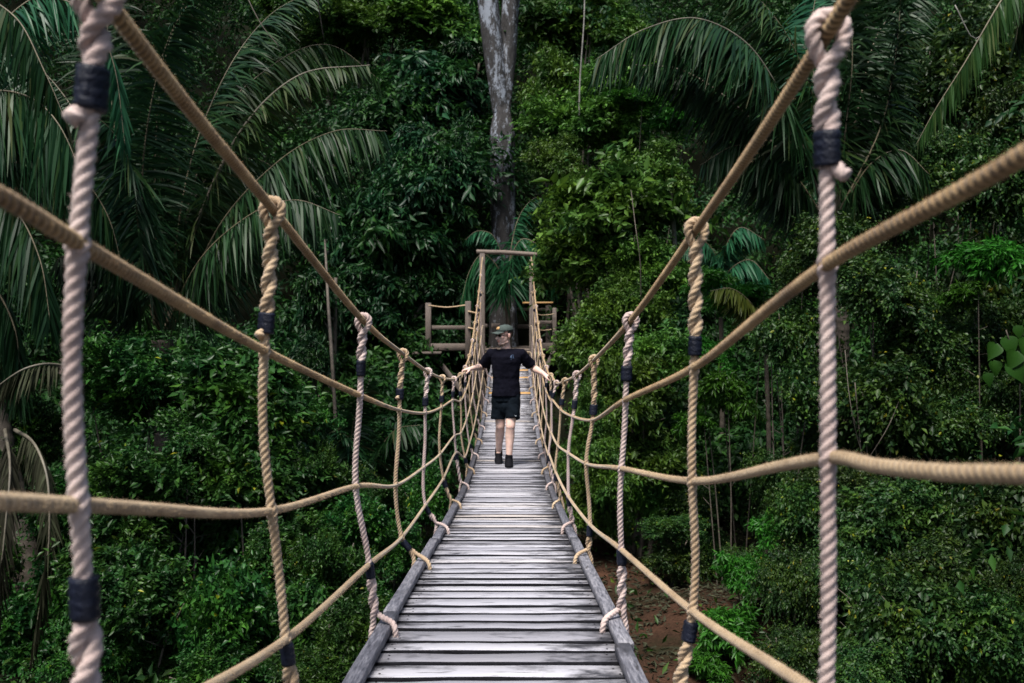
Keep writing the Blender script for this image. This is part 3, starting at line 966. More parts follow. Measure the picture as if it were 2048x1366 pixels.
def plant(name, label, cat, group, kind, blobs, trunk=(.03, 'twig'), stems=3, seed=0):
    """blobs: list of (px, py, D, rx_px, rz_px) crowns of ONE plant"""
    r = random.Random(seed + hash(label) % 1000 if False else seed * 131 + len(label))
    c0 = P(*blobs[0][:3])
    gx_, gy_ = c0[0], c0[1] + .1
    base = np.array([gx_, gy_, float(gz(gx_, gy_)) - .05])
    root = empty(name, base, label, cat, group)
    mb = MB()
    for i, (px, py, D, rx, rz) in enumerate(blobs):
        c = P(px, py, D) - base
        ax, az = rx * D / F, rz * D / F
        crown_at(root, 'crown', kind, (i + seed * 2) % 3, c, ax, az, max(ax * .9, .5), r.uniform(0, 6.28))
        gapz = c[2] - az * .8 - (float(gz(c[0] + base[0], c[1] + base[1])) - base[2])
        if kind == 'bright' and py < 900 or 'notice' in label: gapz = 0
        if gapz > .35 and cat != 'tree' or (cat == 'tree' and .5 < gapz < 3.2):     # low growth below the crown
            hh = min(max(gapz * .62, .4), ax * 1.15)
            crown_at(root, 'crown', 'vine' if kind == 'bright' else kind, (i + seed + 1) % 3, np.array([c[0] + r.uniform(-.2, .2), c[1] + r.uniform(-.1, .25), c[2] - az * .8 - gapz * .5]), max(ax * .85, .5), hh, max(ax * .7, .5), r.uniform(0, 6.28))
        for s in range(stems if i == 0 else 1):
            e = c + np.array([r.uniform(-.6, .6) * ax, r.uniform(-.4, .4) * ax, r.uniform(-.1, .6) * az])
            b = np.array([r.uniform(-.12, .12), r.uniform(-.12, .12), -.1])
            mid = (b + e) / 2 + np.array([r.uniform(-.15, .15) * ax, r.uniform(-.15, .15) * ax, r.uniform(0, .2)])
            tube_tree(mb, [b, mid, e], trunk[0], trunk[0] * .35, 7, .2)
            for _ in range(3):
                k = r.uniform(.45, .9); q = b + (e - b) * k + (mid - (b + e) / 2) * (1 - abs(2 * k - 1))
                e2 = q + np.array([r.uniform(-.5, .5) * ax, r.uniform(-.4, .4) * ax, r.uniform(0, .5) * az])
                tube_tree(mb, [q, (q + e2) / 2 + np.array([0, 0, .08]), e2], trunk[0] * .45, trunk[0] * .15, 5, .25)
    mb.build('trunk', M[trunk[1]], root, True)
    return root


G1 = 'leafy shrubs on the left bank'
G2 = 'trees behind the left rope net'
G3 = 'fine leaved trees right of the platform'
G4 = 'bright drooping leaf trees on the right'
G5 = 'viny thickets on the right bank'
for i, (lab, blobs) in enumerate([
    ('mid green shrub topping the left bank just right of the nearest left rope', [(290, 800, 13.5, 150, 120), (200, 760, 14, 90, 80)]),
    ('mid green shrub whose rounded edge meets the dark gap by the third left rope', [(500, 820, 13, 150, 120), (600, 850, 13.4, 65, 80)]),
    ('dense shrub left of the nearest left rope beneath the grey dead frond', [(60, 890, 14.2, 110, 110), (-40, 960, 14, 80, 110), (140, 1040, 12.6, 100, 100)]),
    ('dense shrub crossed by the lowest level net rope between the two near left ropes', [(330, 1010, 12, 170, 130), (420, 900, 12.8, 120, 90), (230, 1110, 11.4, 120, 90)]),
    ('leafy shrub directly left of the second left rope, just above the low net rope', [(510, 970, 12.4, 130, 110), (560, 1120, 11.2, 100, 80)]),
    ('small leafy shrub behind the third left rope at deck rail height', [(640, 980, 13, 90, 110), (700, 1060, 12.5, 70, 70)]),
    ('leafy shrub filling the bottom left square between the near left ropes', [(300, 1230, 10.6, 150, 130), (200, 1320, 10.4, 90, 90)]),
    ('leafy shrub at the bottom edge left of the second left rope', [(470, 1260, 10.4, 120, 130), (420, 1370, 10, 130, 90)]),
    ('leafy shrub under the sloping bottom net rope right of the second left rope', [(650, 1150, 11, 100, 110), (610, 1250, 10.5, 80, 90)]),
    ('low leafy shrub hugging the left deck beam at the bottom edge', [(700, 1290, 10, 75, 90), (620, 1370, 9.6, 110, 80)]),
    ('dark leafy shrub at the lower left corner of the view', [(50, 1300, 12.4, 110, 110), (-40, 1180, 12.8, 90, 120)]),
    ('small shrub tucked beside the left deck beam by the fourth left rope', [(790, 1110, 13, 70, 80)]),
    ('low fringe shrub on the left bank below the fifth left rope', [(840, 1010, 16, 60, 80), (760, 1010, 16, 60, 60)]),
]):
    plant('leafy_shrub', lab, 'shrub', G1, 'shrub', blobs, (.02, 'twig'), 3, i)
for i, (lab, blobs) in enumerate([
    ('dark teal tree with drooping leaves left of the forked trunk, above the platform railing', [(840, 360, 26.5, 130, 130), (760, 470, 26, 110, 110), (885, 470, 26.8, 65, 80), (915, 300, 27.4, 50, 80), (640, 420, 28, 90, 110)]),
    ('dark drooping tree just left of the platform railing', [(740, 600, 25, 110, 90), (850, 560, 26, 90, 70), (800, 690, 25.4, 60, 70)]),
    ('mid green tree high on the slope left of the trunk fork', [(860, 180, 30, 110, 90), (930, 130, 30.5, 60, 70), (780, 240, 30, 90, 80)]),
    ('yellowish green treetop at the top edge left of the trunk fork', [(700, 60, 31, 130, 80), (860, 50, 32, 110, 70), (590, 30, 31, 80, 60)]),
    ('dark small tree behind the third left rope above the leaning grey stem', [(640, 600, 22.5, 60, 90), (620, 720, 21, 50, 60)]),
]):
    plant('drooping_tree', lab, 'tree', G2, 'droop' if i != 3 else 'layer', blobs, (.10, 'twig'), 2, i + 20)
for i, (lab, blobs) in enumerate([
    ('fine leaved yellow green tree reaching over the right gate post', [(1220, 430, 21, 130, 110), (1145, 465, 21.3, 60, 60), (1300, 380, 21, 90, 90), (1170, 540, 21, 100, 80)]),
    ('leafy tree below the right handrail rope and right of the platform', [(1230, 640, 19.5, 110, 100), (1180, 720, 19, 70, 80), (1300, 560, 20, 90, 80)]),
    ('small tree behind the third and fourth right ropes', [(1270, 800, 17.5, 90, 100), (1190, 860, 17, 60, 90), (1330, 730, 18, 70, 70)]),
    ('low leafy tree above the small pale notice board', [(1290, 930, 17.5, 75, 70), (1200, 960, 16.5, 60, 80)]),
    ('light green tree right of the trunk fork below the top edge', [(1180, 260, 25, 120, 90), (1270, 190, 25, 90, 80), (1110, 190, 27, 70, 90), (1110, 340, 24, 60, 70)]),
    ('treetop at the top edge right of the trunk fork', [(1130, 60, 29, 110, 80), (1240, 70, 29, 80, 60)]),
]):
    plant('fine_leaved_tree', lab, 'tree', G3, 'layer', blobs, (.05, 'twig'), 2, i + 40)
for i, (lab, blobs) in enumerate([
    ('bright green drooping leaves between the second and third right ropes below the mid net rope', [(1450, 790, 16, 75, 75), (1420, 700, 16.4, 60, 45), (1390, 850, 16.2, 45, 40)]),
    ('bright green drooping leaves right of the second right rope above the mid net rope', [(1480, 600, 17, 75, 45), (1420, 560, 17.4, 40, 40)]),
    ('bright leafy sapling right of the second right rope near the bottom edge', [(1490, 1150, 13, 70, 80), (1450, 1260, 12.4, 65, 70), (1420, 1340, 12, 70, 50)]),
    ('bright leafy sapling under the low right net rope beside the nearest right rope', [(1540, 1060, 13.6, 50, 50)]),
    ('pale green leafy branch at the right edge under the rising mid net rope', [(1990, 520, 13.5, 85, 70), (1930, 590, 13.5, 50, 40)]),
    ('bright green sapling leaves high on the slope above the fine leaved tree', [(1270, 200, 23.5, 70, 30), (1350, 245, 23.5, 55, 35)]),
]):
    plant('bright_sapling', lab, 'sapling', G4, 'bright', blobs, (.014, 'twig'), 1, i + 60)
for i, (lab, blobs) in enumerate([
    ('viny thicket right of the nearest right rope and below the rising mid net rope', [(1770, 600, 14, 130, 110), (1690, 520, 14.4, 80, 80), (1860, 700, 14, 110, 100)]),
    ('viny thicket left of the nearest right rope at mid height', [(1580, 680, 15, 90, 100), (1620, 560, 15, 60, 70), (1620, 790, 14.5, 80, 70)]),
    ('viny mound behind the near right rope just above the low net rope', [(1760, 820, 13.4, 120, 100), (1880, 860, 13.4, 90, 80)]),
    ('dark viny thicket at the right edge above the low net rope', [(2010, 820, 13.8, 90, 110), (1980, 690, 14.4, 70, 80)]),
    ('olive thicket right of the nearest right rope just below the low net rope', [(1790, 1040, 12.4, 130, 110), (1700, 980, 13, 60, 80)]),
    ('olive thicket at the right edge below the low net rope', [(1970, 1060, 12, 110, 110), (1870, 1150, 11.6, 110, 90)]),
    ('olive mound left of the nearest right rope near the bottom edge', [(1590, 1180, 12, 80, 110), (1620, 1040, 13, 60, 70)]),
    ('dull thicket in the bottom right corner', [(1950, 1280, 10.8, 130, 120), (2050, 1200, 11, 80, 110)]),
    ('dull thicket at the bottom edge right of the nearest right rope', [(1780, 1260, 11, 110, 120), (1720, 1360, 10.6, 100, 80), (1690, 1150, 11.8, 90, 90)]),
    ('dull thicket at the bottom edge left of the nearest right rope', [(1580, 1320, 11.4, 85, 80)]),
    ('leafy green thicket at the top right, right of the nearest right rope loop', [(1800, 420, 17, 120, 110), (1880, 330, 18, 100, 90), (1980, 380, 17, 90, 100)]),
    ('dark thicket in the top right corner behind the hanging palm frond', [(1930, 160, 20, 130, 110), (2030, 250, 19, 90, 100), (2010, 60, 21, 90, 80)]),
    ('low scrub on the bare earth below the right deck beam', [(1350, 1060, 16, 70, 40), (1400, 1010, 17.5, 60, 50)]),
]):
    plant('viny_thicket', lab, 'thicket', G5, 'vine', blobs, (.018, 'twig'), 4, i + 80)

# ------------------------------------------------------------------ palms
def frond_mesh(path, LL, n, hang, w=.035, seed=0, tipdrop=.35, r0=.028):
    """feather leaf: rachis along path, two rows of leaflets"""
    r = np.random.default_rng(seed)
    p = resample(catmull(np.asarray(path, float), 14), .06)
    t, _, _ = frames(p)
    L = len(p)
    n = int(n * 2.6)
    idx = np.linspace(.14 * L, L - 2, n).astype(int)
    V, Q = [], []
    cnt = 0
    w = w * 1.1
    up = np.array([0, 0, 1.0])
    for sgn in (-1, 1):
        a = idx / (L - 1)
        ln = LL * np.interp(a, [0, .15, .35, .75, 1], [.5, .8, 1.0, .8, .35]) * r.uniform(.75, 1.1, n) * np.where(r.uniform(0, 1, n) < .06, r.uniform(.3, .7, n), 1)
        b = p[idx]; tt = t[idx]
        s = norm(np.cross(tt, up) + r.normal(0, .04, (n, 3)))
        u2 = np.cross(s, tt)
        d = norm(sgn * s * (1 - .55 * hang) + tt * (.42 + .3 * a[:, None]) + u2 * (.30 - .55 * hang) - up * hang * .85 + r.normal(0, .13, (n, 3)))
        m = 4
        k = np.linspace(0, 1, m + 1)
        wid = w * np.array([.55, 1, .95, .6, .06])
        cen = b[:, None] + d[:, None] * (ln[:, None] * k[None])[..., None]
        cen[..., 2] -= ((k ** 2)[None] * (ln * (tipdrop + r.uniform(-.1, .2, n)))[:, None])
        tan = norm(np.gradient(cen, axis=1))
        sd = norm(np.cross(tan, np.broadcast_to((u2 * .8 + r.normal(0, .25, (n, 3)))[:, None], tan.shape)))
        v = np.stack([cen - sd * wid[None, :, None] / 2, cen + sd * wid[None, :, None] / 2], 2)   # n,m+1,2,3
        V.append(v.reshape(-1, 3))
        base = cnt + np.arange(n)[:, None] * (2 * (m + 1)) + np.arange(m)[None] * 2
        Q.append(np.stack([base, base + 1, base + 3, base + 2], -1).reshape(-1, 4))
        cnt += n * 2 * (m + 1)
    lv, lq = np.concatenate(V), np.concatenate(Q)
    rad = np.interp(np.linspace(0, 1, L), [0, .3, 1], [r0, r0 * .6, r0 * .12])
    rv, rq, rt = sweep(p, rad, 6)
    return lv, lq, rv, rq, rt


def frond_obj(root, ro, path, LL, n, hang, leafm, rachm, seed, w=.035, tipdrop=.35, r0=.028, label=None):
    lv, lq, rv, rq, rt = frond_mesh(np.asarray(path) - ro, LL, n, hang, w, seed, tipdrop, r0)
    nl = len(lv)
    me = npmesh('frond', np.vstack([lv, rv]), [np.vstack([lq, rq + nl]), rt + nl])
    me.materials.append(leafm); me.materials.append(rachm)
    mi = np.zeros(len(me.polygons), dtype=np.int32); mi[len(lq):] = 1
    me.polygons.foreach_set('material_index', mi)
    o = bpy.data.objects.new('frond', me); COL.objects.link(o); o.parent = root
    if label: o['label'] = label
    return o


def palm(name, label, base, crown, fronds, group=None, rad=.16, cat='palm'):
    """base/crown: world points; fronds: dicts"""
    base = np.asarray(base, float)
    root = empty(name, base, label, cat, group)
    if rad:
        mb = MB()
        p = resample(catmull(np.array([base * 0, (np.asarray(crown) - base) * .5 + np.array([.06, 0, 0]), np.asarray(crown) - base])), .05)
        k = np.linspace(0, 1, len(p))
        mb.add(*sweep(p, rad * (1.15 - .25 * k) * (1 + .035 * np.sin(np.arange(len(p)) * 1.9) + .05 * np.sin(np.arange(len(p)) * 0.37 + 1)), 12)); mb.build('trunk', M['twig'], root, True)
    for i, fd in enumerate(fronds):
        frond_obj(root, base, PP(fd['p']), fd.get('L', .85), fd.get('n', 66), fd.get('h', .6), M[fd.get('m', 'palm')], M[fd.get('r', 'rachis')], i + len(label), fd.get('w', .036),
                  fd.get('t', .3), fd.get('r0', .028), fd.get('lab'))
    return root


def gnd(px, D, y0=None):
    p = P(px, 683, D); p[2] = float(gz(p[0], p[1])) - .1
    return p


palm('feather_palm', 'large feather palm rising behind the left ropes, its long arching fronds crossing the handrail rope', gnd(325, 17.2), P(325, 680, 17.2), [
    dict(p=[(338, 660, 17), (350, 590, 17), (400, 430, 16.8), (490, 250, 16.5), (600, 150, 16.3), (740, 130, 16)], h=.7, L=.8, r='rachis_pale', m='palm_olive', r0=.055),
    dict(p=[(345, 660, 17), (440, 450, 16.6), (560, 320, 16.2), (670, 262, 15.9), (775, 262, 15.7)], h=.95, L=1.15, n=80, m='palm'),
    dict(p=[(330, 660, 17), (400, 520, 16.4), (500, 430, 15.8), (590, 400, 15.3), (680, 430, 15)], h=.95, L=1.0, m='palm'),
    dict(p=[(322, 650, 17), (310, 350, 17), (330, 120, 17), (385, -40, 17)], h=.35, L=1.0, n=80),
    dict(p=[(315, 650, 17), (285, 400, 16.6), (300, 220, 16.2), (345, 60, 16), (430, -60, 15.8)], h=.5, L=1.0, n=80),
    dict(p=[(310, 650, 17), (255, 420, 17), (225, 220, 17.2), (215, 60, 17.4), (235, -80, 17.6)], h=.4, L=1.1, n=80),
    dict(p=[(335, 650, 17), (375, 350, 17.2), (450, 150, 17.6), (540, 30, 18), (650, -30, 18.3)], h=.6, L=1.1, n=80),
    dict(p=[(305, 660, 17), (245, 540, 16.4), (180, 490, 15.8), (110, 520, 15.3)], h=.9, L=1.0, m='palm'),
    dict(p=[(318, 660, 17), (280, 480, 16), (260, 330, 15.2), (200, 240, 14.8), (130, 250, 14.5)], h=.9, L=.9, m='palm'),
    dict(p=[(330, 660, 17), (380, 420, 17.6), (440, 330, 18), (520, 320, 18.2), (580, 370, 18.2)], h=.9, L=1.0, m='palm'),
    dict(p=[(325, 640, 17.2), (430, 250, 18), (560, 120, 18.4), (660, 90, 18.6), (760, 160, 18.8)], h=.95, L=.9, m='palm_olive'),
    dict(p=[(320, 640, 17.4), (170, 260, 18), (60, 120, 18.5), (-60, 80, 19)], h=.8, L=1.1, m='palm'),
], rad=.2)
palm('feather_palm', 'left edge palm with drooping green fronds and grey dead fronds hanging low', gnd(70, 13.4), P(-110, 440, 14), [
    dict(p=[(-110, 440, 14), (-130, 120, 13.8), (-60, 0, 13.6), (30, 34, 13.2), (90, 145, 13), (135, 250, 12.9)], h=.85, L=.95, n=90, m='palm_green', r0=.035),
    dict(p=[(-110, 440, 14), (-90, 250, 13.6), (-20, 185, 13.2), (60, 195, 13), (118, 250, 12.8), (168, 360, 12.7)], h=1.0, L=1.3, n=110, m='palm_green', r0=.035),
    dict(p=[(-110, 440, 14), (-40, 385, 13.4), (30, 420, 13), (80, 520, 12.8), (100, 640, 12.7)], h=.95, L=1.0, n=80, m='palm'),
    dict(p=[(-110, 440, 14), (-60, 150, 14.4), (60, 0, 14.6), (170, 20, 14.6), (225, 120, 14.5), (250, 290, 14.4)], h=.85, L=.8, n=80, m='palm_teal'),
    dict(p=[(-110, 440, 14), (20, 330, 14.6), (130, 330, 14.8), (210, 420, 14.8), (250, 560, 14.8)], h=.95, L=.9, n=80, m='palm'),
    dict(p=[(-100, 470, 13.6), (-20, 560, 13.2), (30, 660, 13.1), (40, 800, 13.1)], h=.9, L=.8, n=70, m='palm'),
    dict(p=[(30, 860, 12.9), (70, 890, 12.0), (95, 960, 11.6), (98, 1080, 11.5), (85, 1180, 11.5), (58, 1340, 11.5)], h=.95, L=.36, n=50, m='palm_dead', w=.026, r='rachis_pale', t=.5, lab='grey dead frond hanging beside the trunk'),
    dict(p=[(140, 735, 13.0), (90, 728, 12.6), (40, 742, 12.4), (-40, 800, 12.4)], h=.95, L=.36, n=36, m='palm_dead', w=.026, r='rachis_pale', lab='grey dead frond'),
    dict(p=[(10, 860, 12.9), (20, 940, 11.9), (10, 1060, 11.6), (-10, 1260, 11.6)], h=.95, L=.36, n=36, m='palm_dead', w=.026, r='rachis_pale', t=.5, lab='grey dead frond'),
], rad=.17)
palm('feather_palm', 'large feather palm behind the right handrail rope with one broad frond arching left', gnd(1680, 17), P(1665, 440, 16.5), [
    dict(p=[(1650, 430, 16.3), (1605, 290, 15.8), (1510, 105, 15.4), (1400, 38, 15.1), (1290, 58, 14.9), (1190, 120, 14.7)], h=.8, L=1.25, n=120, m='palm_green', r='rachis_pale', r0=.035),
    dict(p=[(1655, 430, 16.5), (1610, 405, 16.3), (1545, 290, 16.1), (1450, 195, 15.9), (1360, 140, 15.7), (1270, 130, 15.6)], h=.92, L=.85, n=80, m='palm', r='rachis_pale', r0=.08),
    dict(p=[(1670, 430, 16.5), (1692, 250, 16.4), (1705, 100, 16.3), (1690, -60, 16.2)], h=.5, L=1.0, n=80, m='palm'),
    dict(p=[(1660, 430, 16.5), (1640, 250, 16.4), (1590, 100, 16.3), (1520, 0, 16.2), (1430, -70, 16)], h=.7, L=1.0, n=80, m='palm_olive'),
    dict(p=[(1675, 430, 16.5), (1760, 260, 16.3), (1790, 120, 16.2), (1805, -40, 16.2)], h=.6, L=.9, n=80, m='palm'),
    dict(p=[(1670, 430, 16.6), (1640, 220, 17), (1620, 80, 17.2), (1640, -50, 17.4)], h=.6, L=1.0, n=80, m='palm_teal'),
    dict(p=[(1650, 440, 16.4), (1570, 330, 16), (1480, 290, 15.8), (1400, 330, 15.6)], h=.95, L=.8, n=70, m='palm'),
    dict(p=[(1680, 430, 16.5), (1740, 330, 16), (1800, 300, 15.8), (1860, 350, 15.6)], h=.9, L=.8, n=60, m='palm'),
    dict(p=[(1672, 430, 16.6), (1720, 200, 17), (1760, 60, 17.3), (1850, -30, 17.6)], h=.8, L=1.0, n=80, m='palm'),
], rad=.2)
palm('feather_palm', 'palm off the top right corner whose narrow yellowish frond hangs down into view', gnd(2190, 14), P(2200, -150, 13.6), [
    dict(p=[(2190, -150, 13.6), (2090, -130, 13.3), (2000, 5, 13), (1930, 125, 12.9), (1870, 220, 12.9), (1832, 290, 12.9)], h=.95, L=.48, n=90, m='palm_olive', t=.4),
    dict(p=[(2190, -150, 13.6), (2120, -180, 13.6), (2060, -60, 13.5), (2030, 90, 13.5)], h=.95, L=.6, n=60, m='palm_olive'),
    dict(p=[(2190, -150, 13.6), (2240, -60, 13.2), (2200, 60, 12.8), (2150, 180, 12.7)], h=.95, L=.6, n=60, m='palm'),
], rad=.15)
G6 = 'small palms in the undergrowth'
palm('small_palm', 'blue green small palm fanning out in front of the forked trunk at the far gate', gnd(1012, 26.0), P(1015, 610, 25.6), [
    dict(p=[(1010, 620, 25.6), (998, 540, 25.5), (965, 508, 25.4), (938, 545, 25.3), (922, 610, 25.2)], h=.9, L=.85, n=46, m='palm_teal', w=.04),
    dict(p=[(1018, 620, 25.5), (1022, 520, 25.3), (1045, 478, 25.2), (1085, 500, 25.1), (1112, 580, 25)], h=.9, L=.85, n=46, m='palm_teal', w=.04),
    dict(p=[(1016, 620, 25.6), (1022, 500, 25.7), (1040, 430, 25.8), (1072, 395, 25.8), (1105, 410, 25.8)], h=.7, L=.6, n=40, m='palm_teal', w=.035),
    dict(p=[(1012, 620, 25.6), (1005, 520, 25.5), (985, 470, 25.4), (955, 462, 25.3), (930, 480, 25.2)], h=.8, L=.5, n=40, m='palm_teal', w=.035),
], G6, rad=.07)
palm('small_palm', 'low palm with upright green fronds between the third and fourth left ropes', gnd(715, 18), P(712, 1060, 17.8), [
    dict(p=[(708, 1060, 17.8), (700, 930, 17.8), (710, 830, 17.6), (740, 760, 17.4)], h=.45, L=.6, n=50, m='palm_green', w=.04),
    dict(p=[(716, 1060, 17.8), (745, 930, 17.4), (790, 860, 17), (840, 850, 16.8)], h=.7, L=.65, n=50, m='palm_green', w=.04),
    dict(p=[(704, 1060, 17.8), (680, 960, 17.2), (650, 920, 17), (615, 930, 16.8)], h=.7, L=.55, n=44, m='palm_green', w=.04),
    dict(p=[(714, 1060, 17.8), (760, 990, 17), (800, 970, 16.6), (850, 990, 16.4)], h=.6, L=.5, n=44, m='palm_green', w=.04),
    dict(p=[(712, 1060, 17.8), (715, 950, 17), (700, 880, 16.6), (672, 860, 16.2)], h=.7, L=.55, n=44, m='palm_green', w=.04),
], G6, rad=.05)
palm('small_palm', 'small yellowing palm frond sprouting beside the second right rope', gnd(1535, 17), P(1530, 660, 16.6), [
    dict(p=[(1530, 660, 16.6), (1500, 605, 16.3), (1462, 577, 16.1), (1420, 582, 16)], h=.75, L=.42, n=30, m='palm_yellow', w=.035),
    dict(p=[(1530, 660, 16.6), (1545, 600, 16.4), (1570, 580, 16.2), (1600, 600, 16.1)], h=.7, L=.35, n=26, m='palm', w=.035),
], G6, rad=.04)
palm('small_palm', 'dark small palm in the shade under the right handrail rope, behind the second right rope', gnd(1440, 21), P(1440, 590, 20.6), [
    dict(p=[(1440, 590, 20.6), (1450, 500, 20.4), (1480, 455, 20.2), (1530, 480, 20)], h=.8, L=.6, n=44, m='palm_teal'),
    dict(p=[(1440, 590, 20.6), (1430, 510, 20.4), (1400, 480, 20.2), (1350, 500, 20)], h=.8, L=.55, n=44, m='palm_teal'),
    dict(p=[(1440, 590, 20.6), (1460, 540, 20.2), (1500, 520, 20), (1540, 560, 19.8)], h=.8, L=.55, n=44, m='palm_teal'),
], G6, rad=.05)

# plant with large heart shaped leaves at the right edge
hb = gnd(2030, 13.2)
hp = empty('broad_leaf_plant', hb, 'plant with large bright heart shaped leaves at the right edge', 'plant')
mb = MB(); r_ = np.random.default_rng(5)
stem = tube_tree(mb, [np.zeros(3), (P(2040, 760, 13.2) - hb), (P(2012, 660, 13.1) - hb)], .02, .008, 6)
mb.build('stem', M['twig'], hp, True)
mb = MB()
for (px, py, s) in [(2008, 688, 40), (1990, 700, 34), (2030, 715, 38), (1985, 735, 30), (2015, 740, 44), (2050, 690, 40), (2048, 745, 40), (1970, 760, 26), (2062, 660, 34), (2030, 665, 26)]:
    c = P(px, py - 12, 13.05 + r_.uniform(-.15, .15)) - hb
    L = s * 13.05 / F * 1.05
    d = norm(np.array([r_.uniform(-.5, .5), -.35, -1 + r_.uniform(0, .5)])); sd = norm(np.cross(d, [0.1, -1, .35])); nn = np.cross(sd, d)
    k = np.linspace(0, 1, 9); hw = np.array([.10, .40, .48, .46, .40, .31, .20, .09, 0]) * L
    cen = c + np.outer(k * L, d) - np.outer(k ** 2 * .25 * L, [0, -1, .6])
    a = cen + np.outer(hw, sd) + np.outer(hw * .45, nn); b = cen - np.outer(hw, sd) + np.outer(hw * .45, nn)
    a[0] -= d * L * .08; b[0] -= d * L * .08
    V = np.stack([a, cen, b], 1).reshape(-1, 3)
    q = [(3 * j + m, 3 * j + m + 1, 3 * j + m + 4, 3 * j + m + 3) for j in range(8) for m in (0, 1)]
    mb.add(V, q)
mb.build('leaves', M['broad'], hp, True)

# thin bare stems and hanging lianas
for name, lab, pts, r0, r1, mt in [
    ('slender_tree', 'thin pale upright stem in the dark gap left of the third left rope', [(678, 1020, 19), (670, 820, 19), (662, 690, 19.3), (656, 600, 21), (650, 480, 24)], .04, .025, 'twig'),
    ('slender_tree', 'thin pale straight stem right of the forked trunk near the top', [(1158, 250, 24.3), (1160, 160, 24.2), (1168, 40, 24.2), (1170, -60, 24.2)], .022, .015, 'twig_pale'),
    ('slender_tree', 'short pale stem in the dark gap under the right handrail rope', [(1352, 520, 20.8), (1345, 420, 20.6), (1338, 330, 20.6)], .05, .045, 'twig_pale'),
    ('slender_tree', 'thin pale twig stem in front of the fine leaved tree right of the platform', [(1282, 600, 18.6), (1280, 520, 18.4), (1272, 460, 18.4), (1262, 380, 18.9)], .012, .006, 'twig'),
    ('dead_limb', 'pale bare limb slanting down from the top edge left of the trunk', [(470, -60, 15.8), (520, 45, 15.6), (560, 95, 15.6)], .010, .006, 'twig'),
    ('dead_limb', 'pale upright bare branch at the top edge above the left palm', [(648, 80, 16.2), (640, 30, 16), (630, -40, 15.8)], .007, .011, 'twig'),
    ('hanging_liana', 'thin liana dangling from a thicket beside the nearest right rope', [(1690, 700, 13.4), (1700, 800, 12.75), (1722, 900, 12.9), (1775, 1010, 12.9)], .005, .004, 'twig'),
    ('hanging_liana', 'liana slanting the other way just right of the nearest right rope', [(1820, 740, 13.4), (1778, 850, 12.7), (1730, 930, 12.8), (1690, 1010, 13)], .005, .004, 'twig'),
    ('dead_limb', 'thin forked twig at the top right beside the hanging frond', [(1910, 10, 15), (1940, 70, 15), (1950, 78, 15), (1975, 62, 15)], .010, .007, 'twig_pale'),
]:
    W3 = PP(pts); b0 = W3[0].copy()
    mb = MB(); tube_tree(mb, W3 - b0, r0, r1, 7, .1)
    o = mb.build(name, M[mt], None, True); o.location = b0
    tag(o, lab, {'slender_tree': 'tree', 'dead_limb': 'branch', 'hanging_liana': 'liana'}[name], 'bare stems and lianas')

# ------------------------------------------------------------------ the forest mass on the slope behind and overhead
def forest(nc, seed):
    r = np.random.default_rng(seed)
    cen, rad = [], []
    for _ in range(nc):
        y = r.uniform(27, 62); x = r.uniform(-.62, .62) * y
        h = abs(r.normal(0, 3.5)) + r.uniform(.3, 2)
        rr = r.uniform(1.2, 2.6)
        cen.append((x, y, float(gz(x, y)) + h)); rad.append(rr)
    for _ in range(70):      # flanks
        s = r.choice([-1, 1]); y = r.uniform(10, 27); x = s * (y * .53 + r.uniform(1.5, 7))
        cen.append((x, y, float(gz(x, y)) + r.uniform(.5, 7))); rad.append(r.uniform(1.2, 2.4))
    for _ in range(150):      # undergrowth between the bridge foot and the slope
        y = r.uniform(19.5, 27); x = r.uniform(2.0, .55 * y) * r.choice([-1, 1])
        cen.append((x, y, float(gz(x, y)) + r.uniform(0, 1.2))); rad.append(r.uniform(.6, 1.3))
    for _ in range(26):      # crowns of tall trees standing up the slope, unseen above the view, added for shade
        y = r.uniform(24, 46); x = r.uniform(-.55, .55) * y
        z = CZ + .345 * y + r.uniform(2.2, 8)
        cen.append((x, y, z)); rad.append(r.uniform(2.0, 3.2))
    cen, rad = np.array(cen), np.array(rad)
    T = 150
    n = len(cen)
    u = sph(r, n * T).reshape(n, T, 3); u[..., 2] = np.where(u[..., 2] < -.3, -u[..., 2], u[..., 2])
    p = cen[:, None] + u * (rad[:, None, None] * r.uniform(.35, 1.0, (n, T, 1)) ** .5) * np.array([1, 1, .8])
    p = p.reshape(-1, 3); u = u.reshape(-1, 3)
    K = 7
    td = norm(u + r.normal(0, .4, u.shape) + np.array([0, 0, .1]))
    a = (np.arange(K) + .5) / K
    base = p[:, None] + td[:, None] * a[None, :, None] * .6
    base[..., 2] -= .25 * a ** 2
    side = norm(np.cross(td, sph(r, len(td))))
    d = side[:, None] * np.where(np.arange(K) % 2, 1, -1)[None, :, None] * .9 + td[:, None] * .6 + r.normal(0, .3, (len(p), K, 3))
    d[..., 2] -= .5
    return leaf_cloud(r, base.reshape(-1, 3), norm(d.reshape(-1, 3)), .22, .09)


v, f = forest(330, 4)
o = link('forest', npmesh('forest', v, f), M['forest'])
tag(o, 'dense dark rainforest covering the slope behind the bridge', 'forest', kind='stuff')

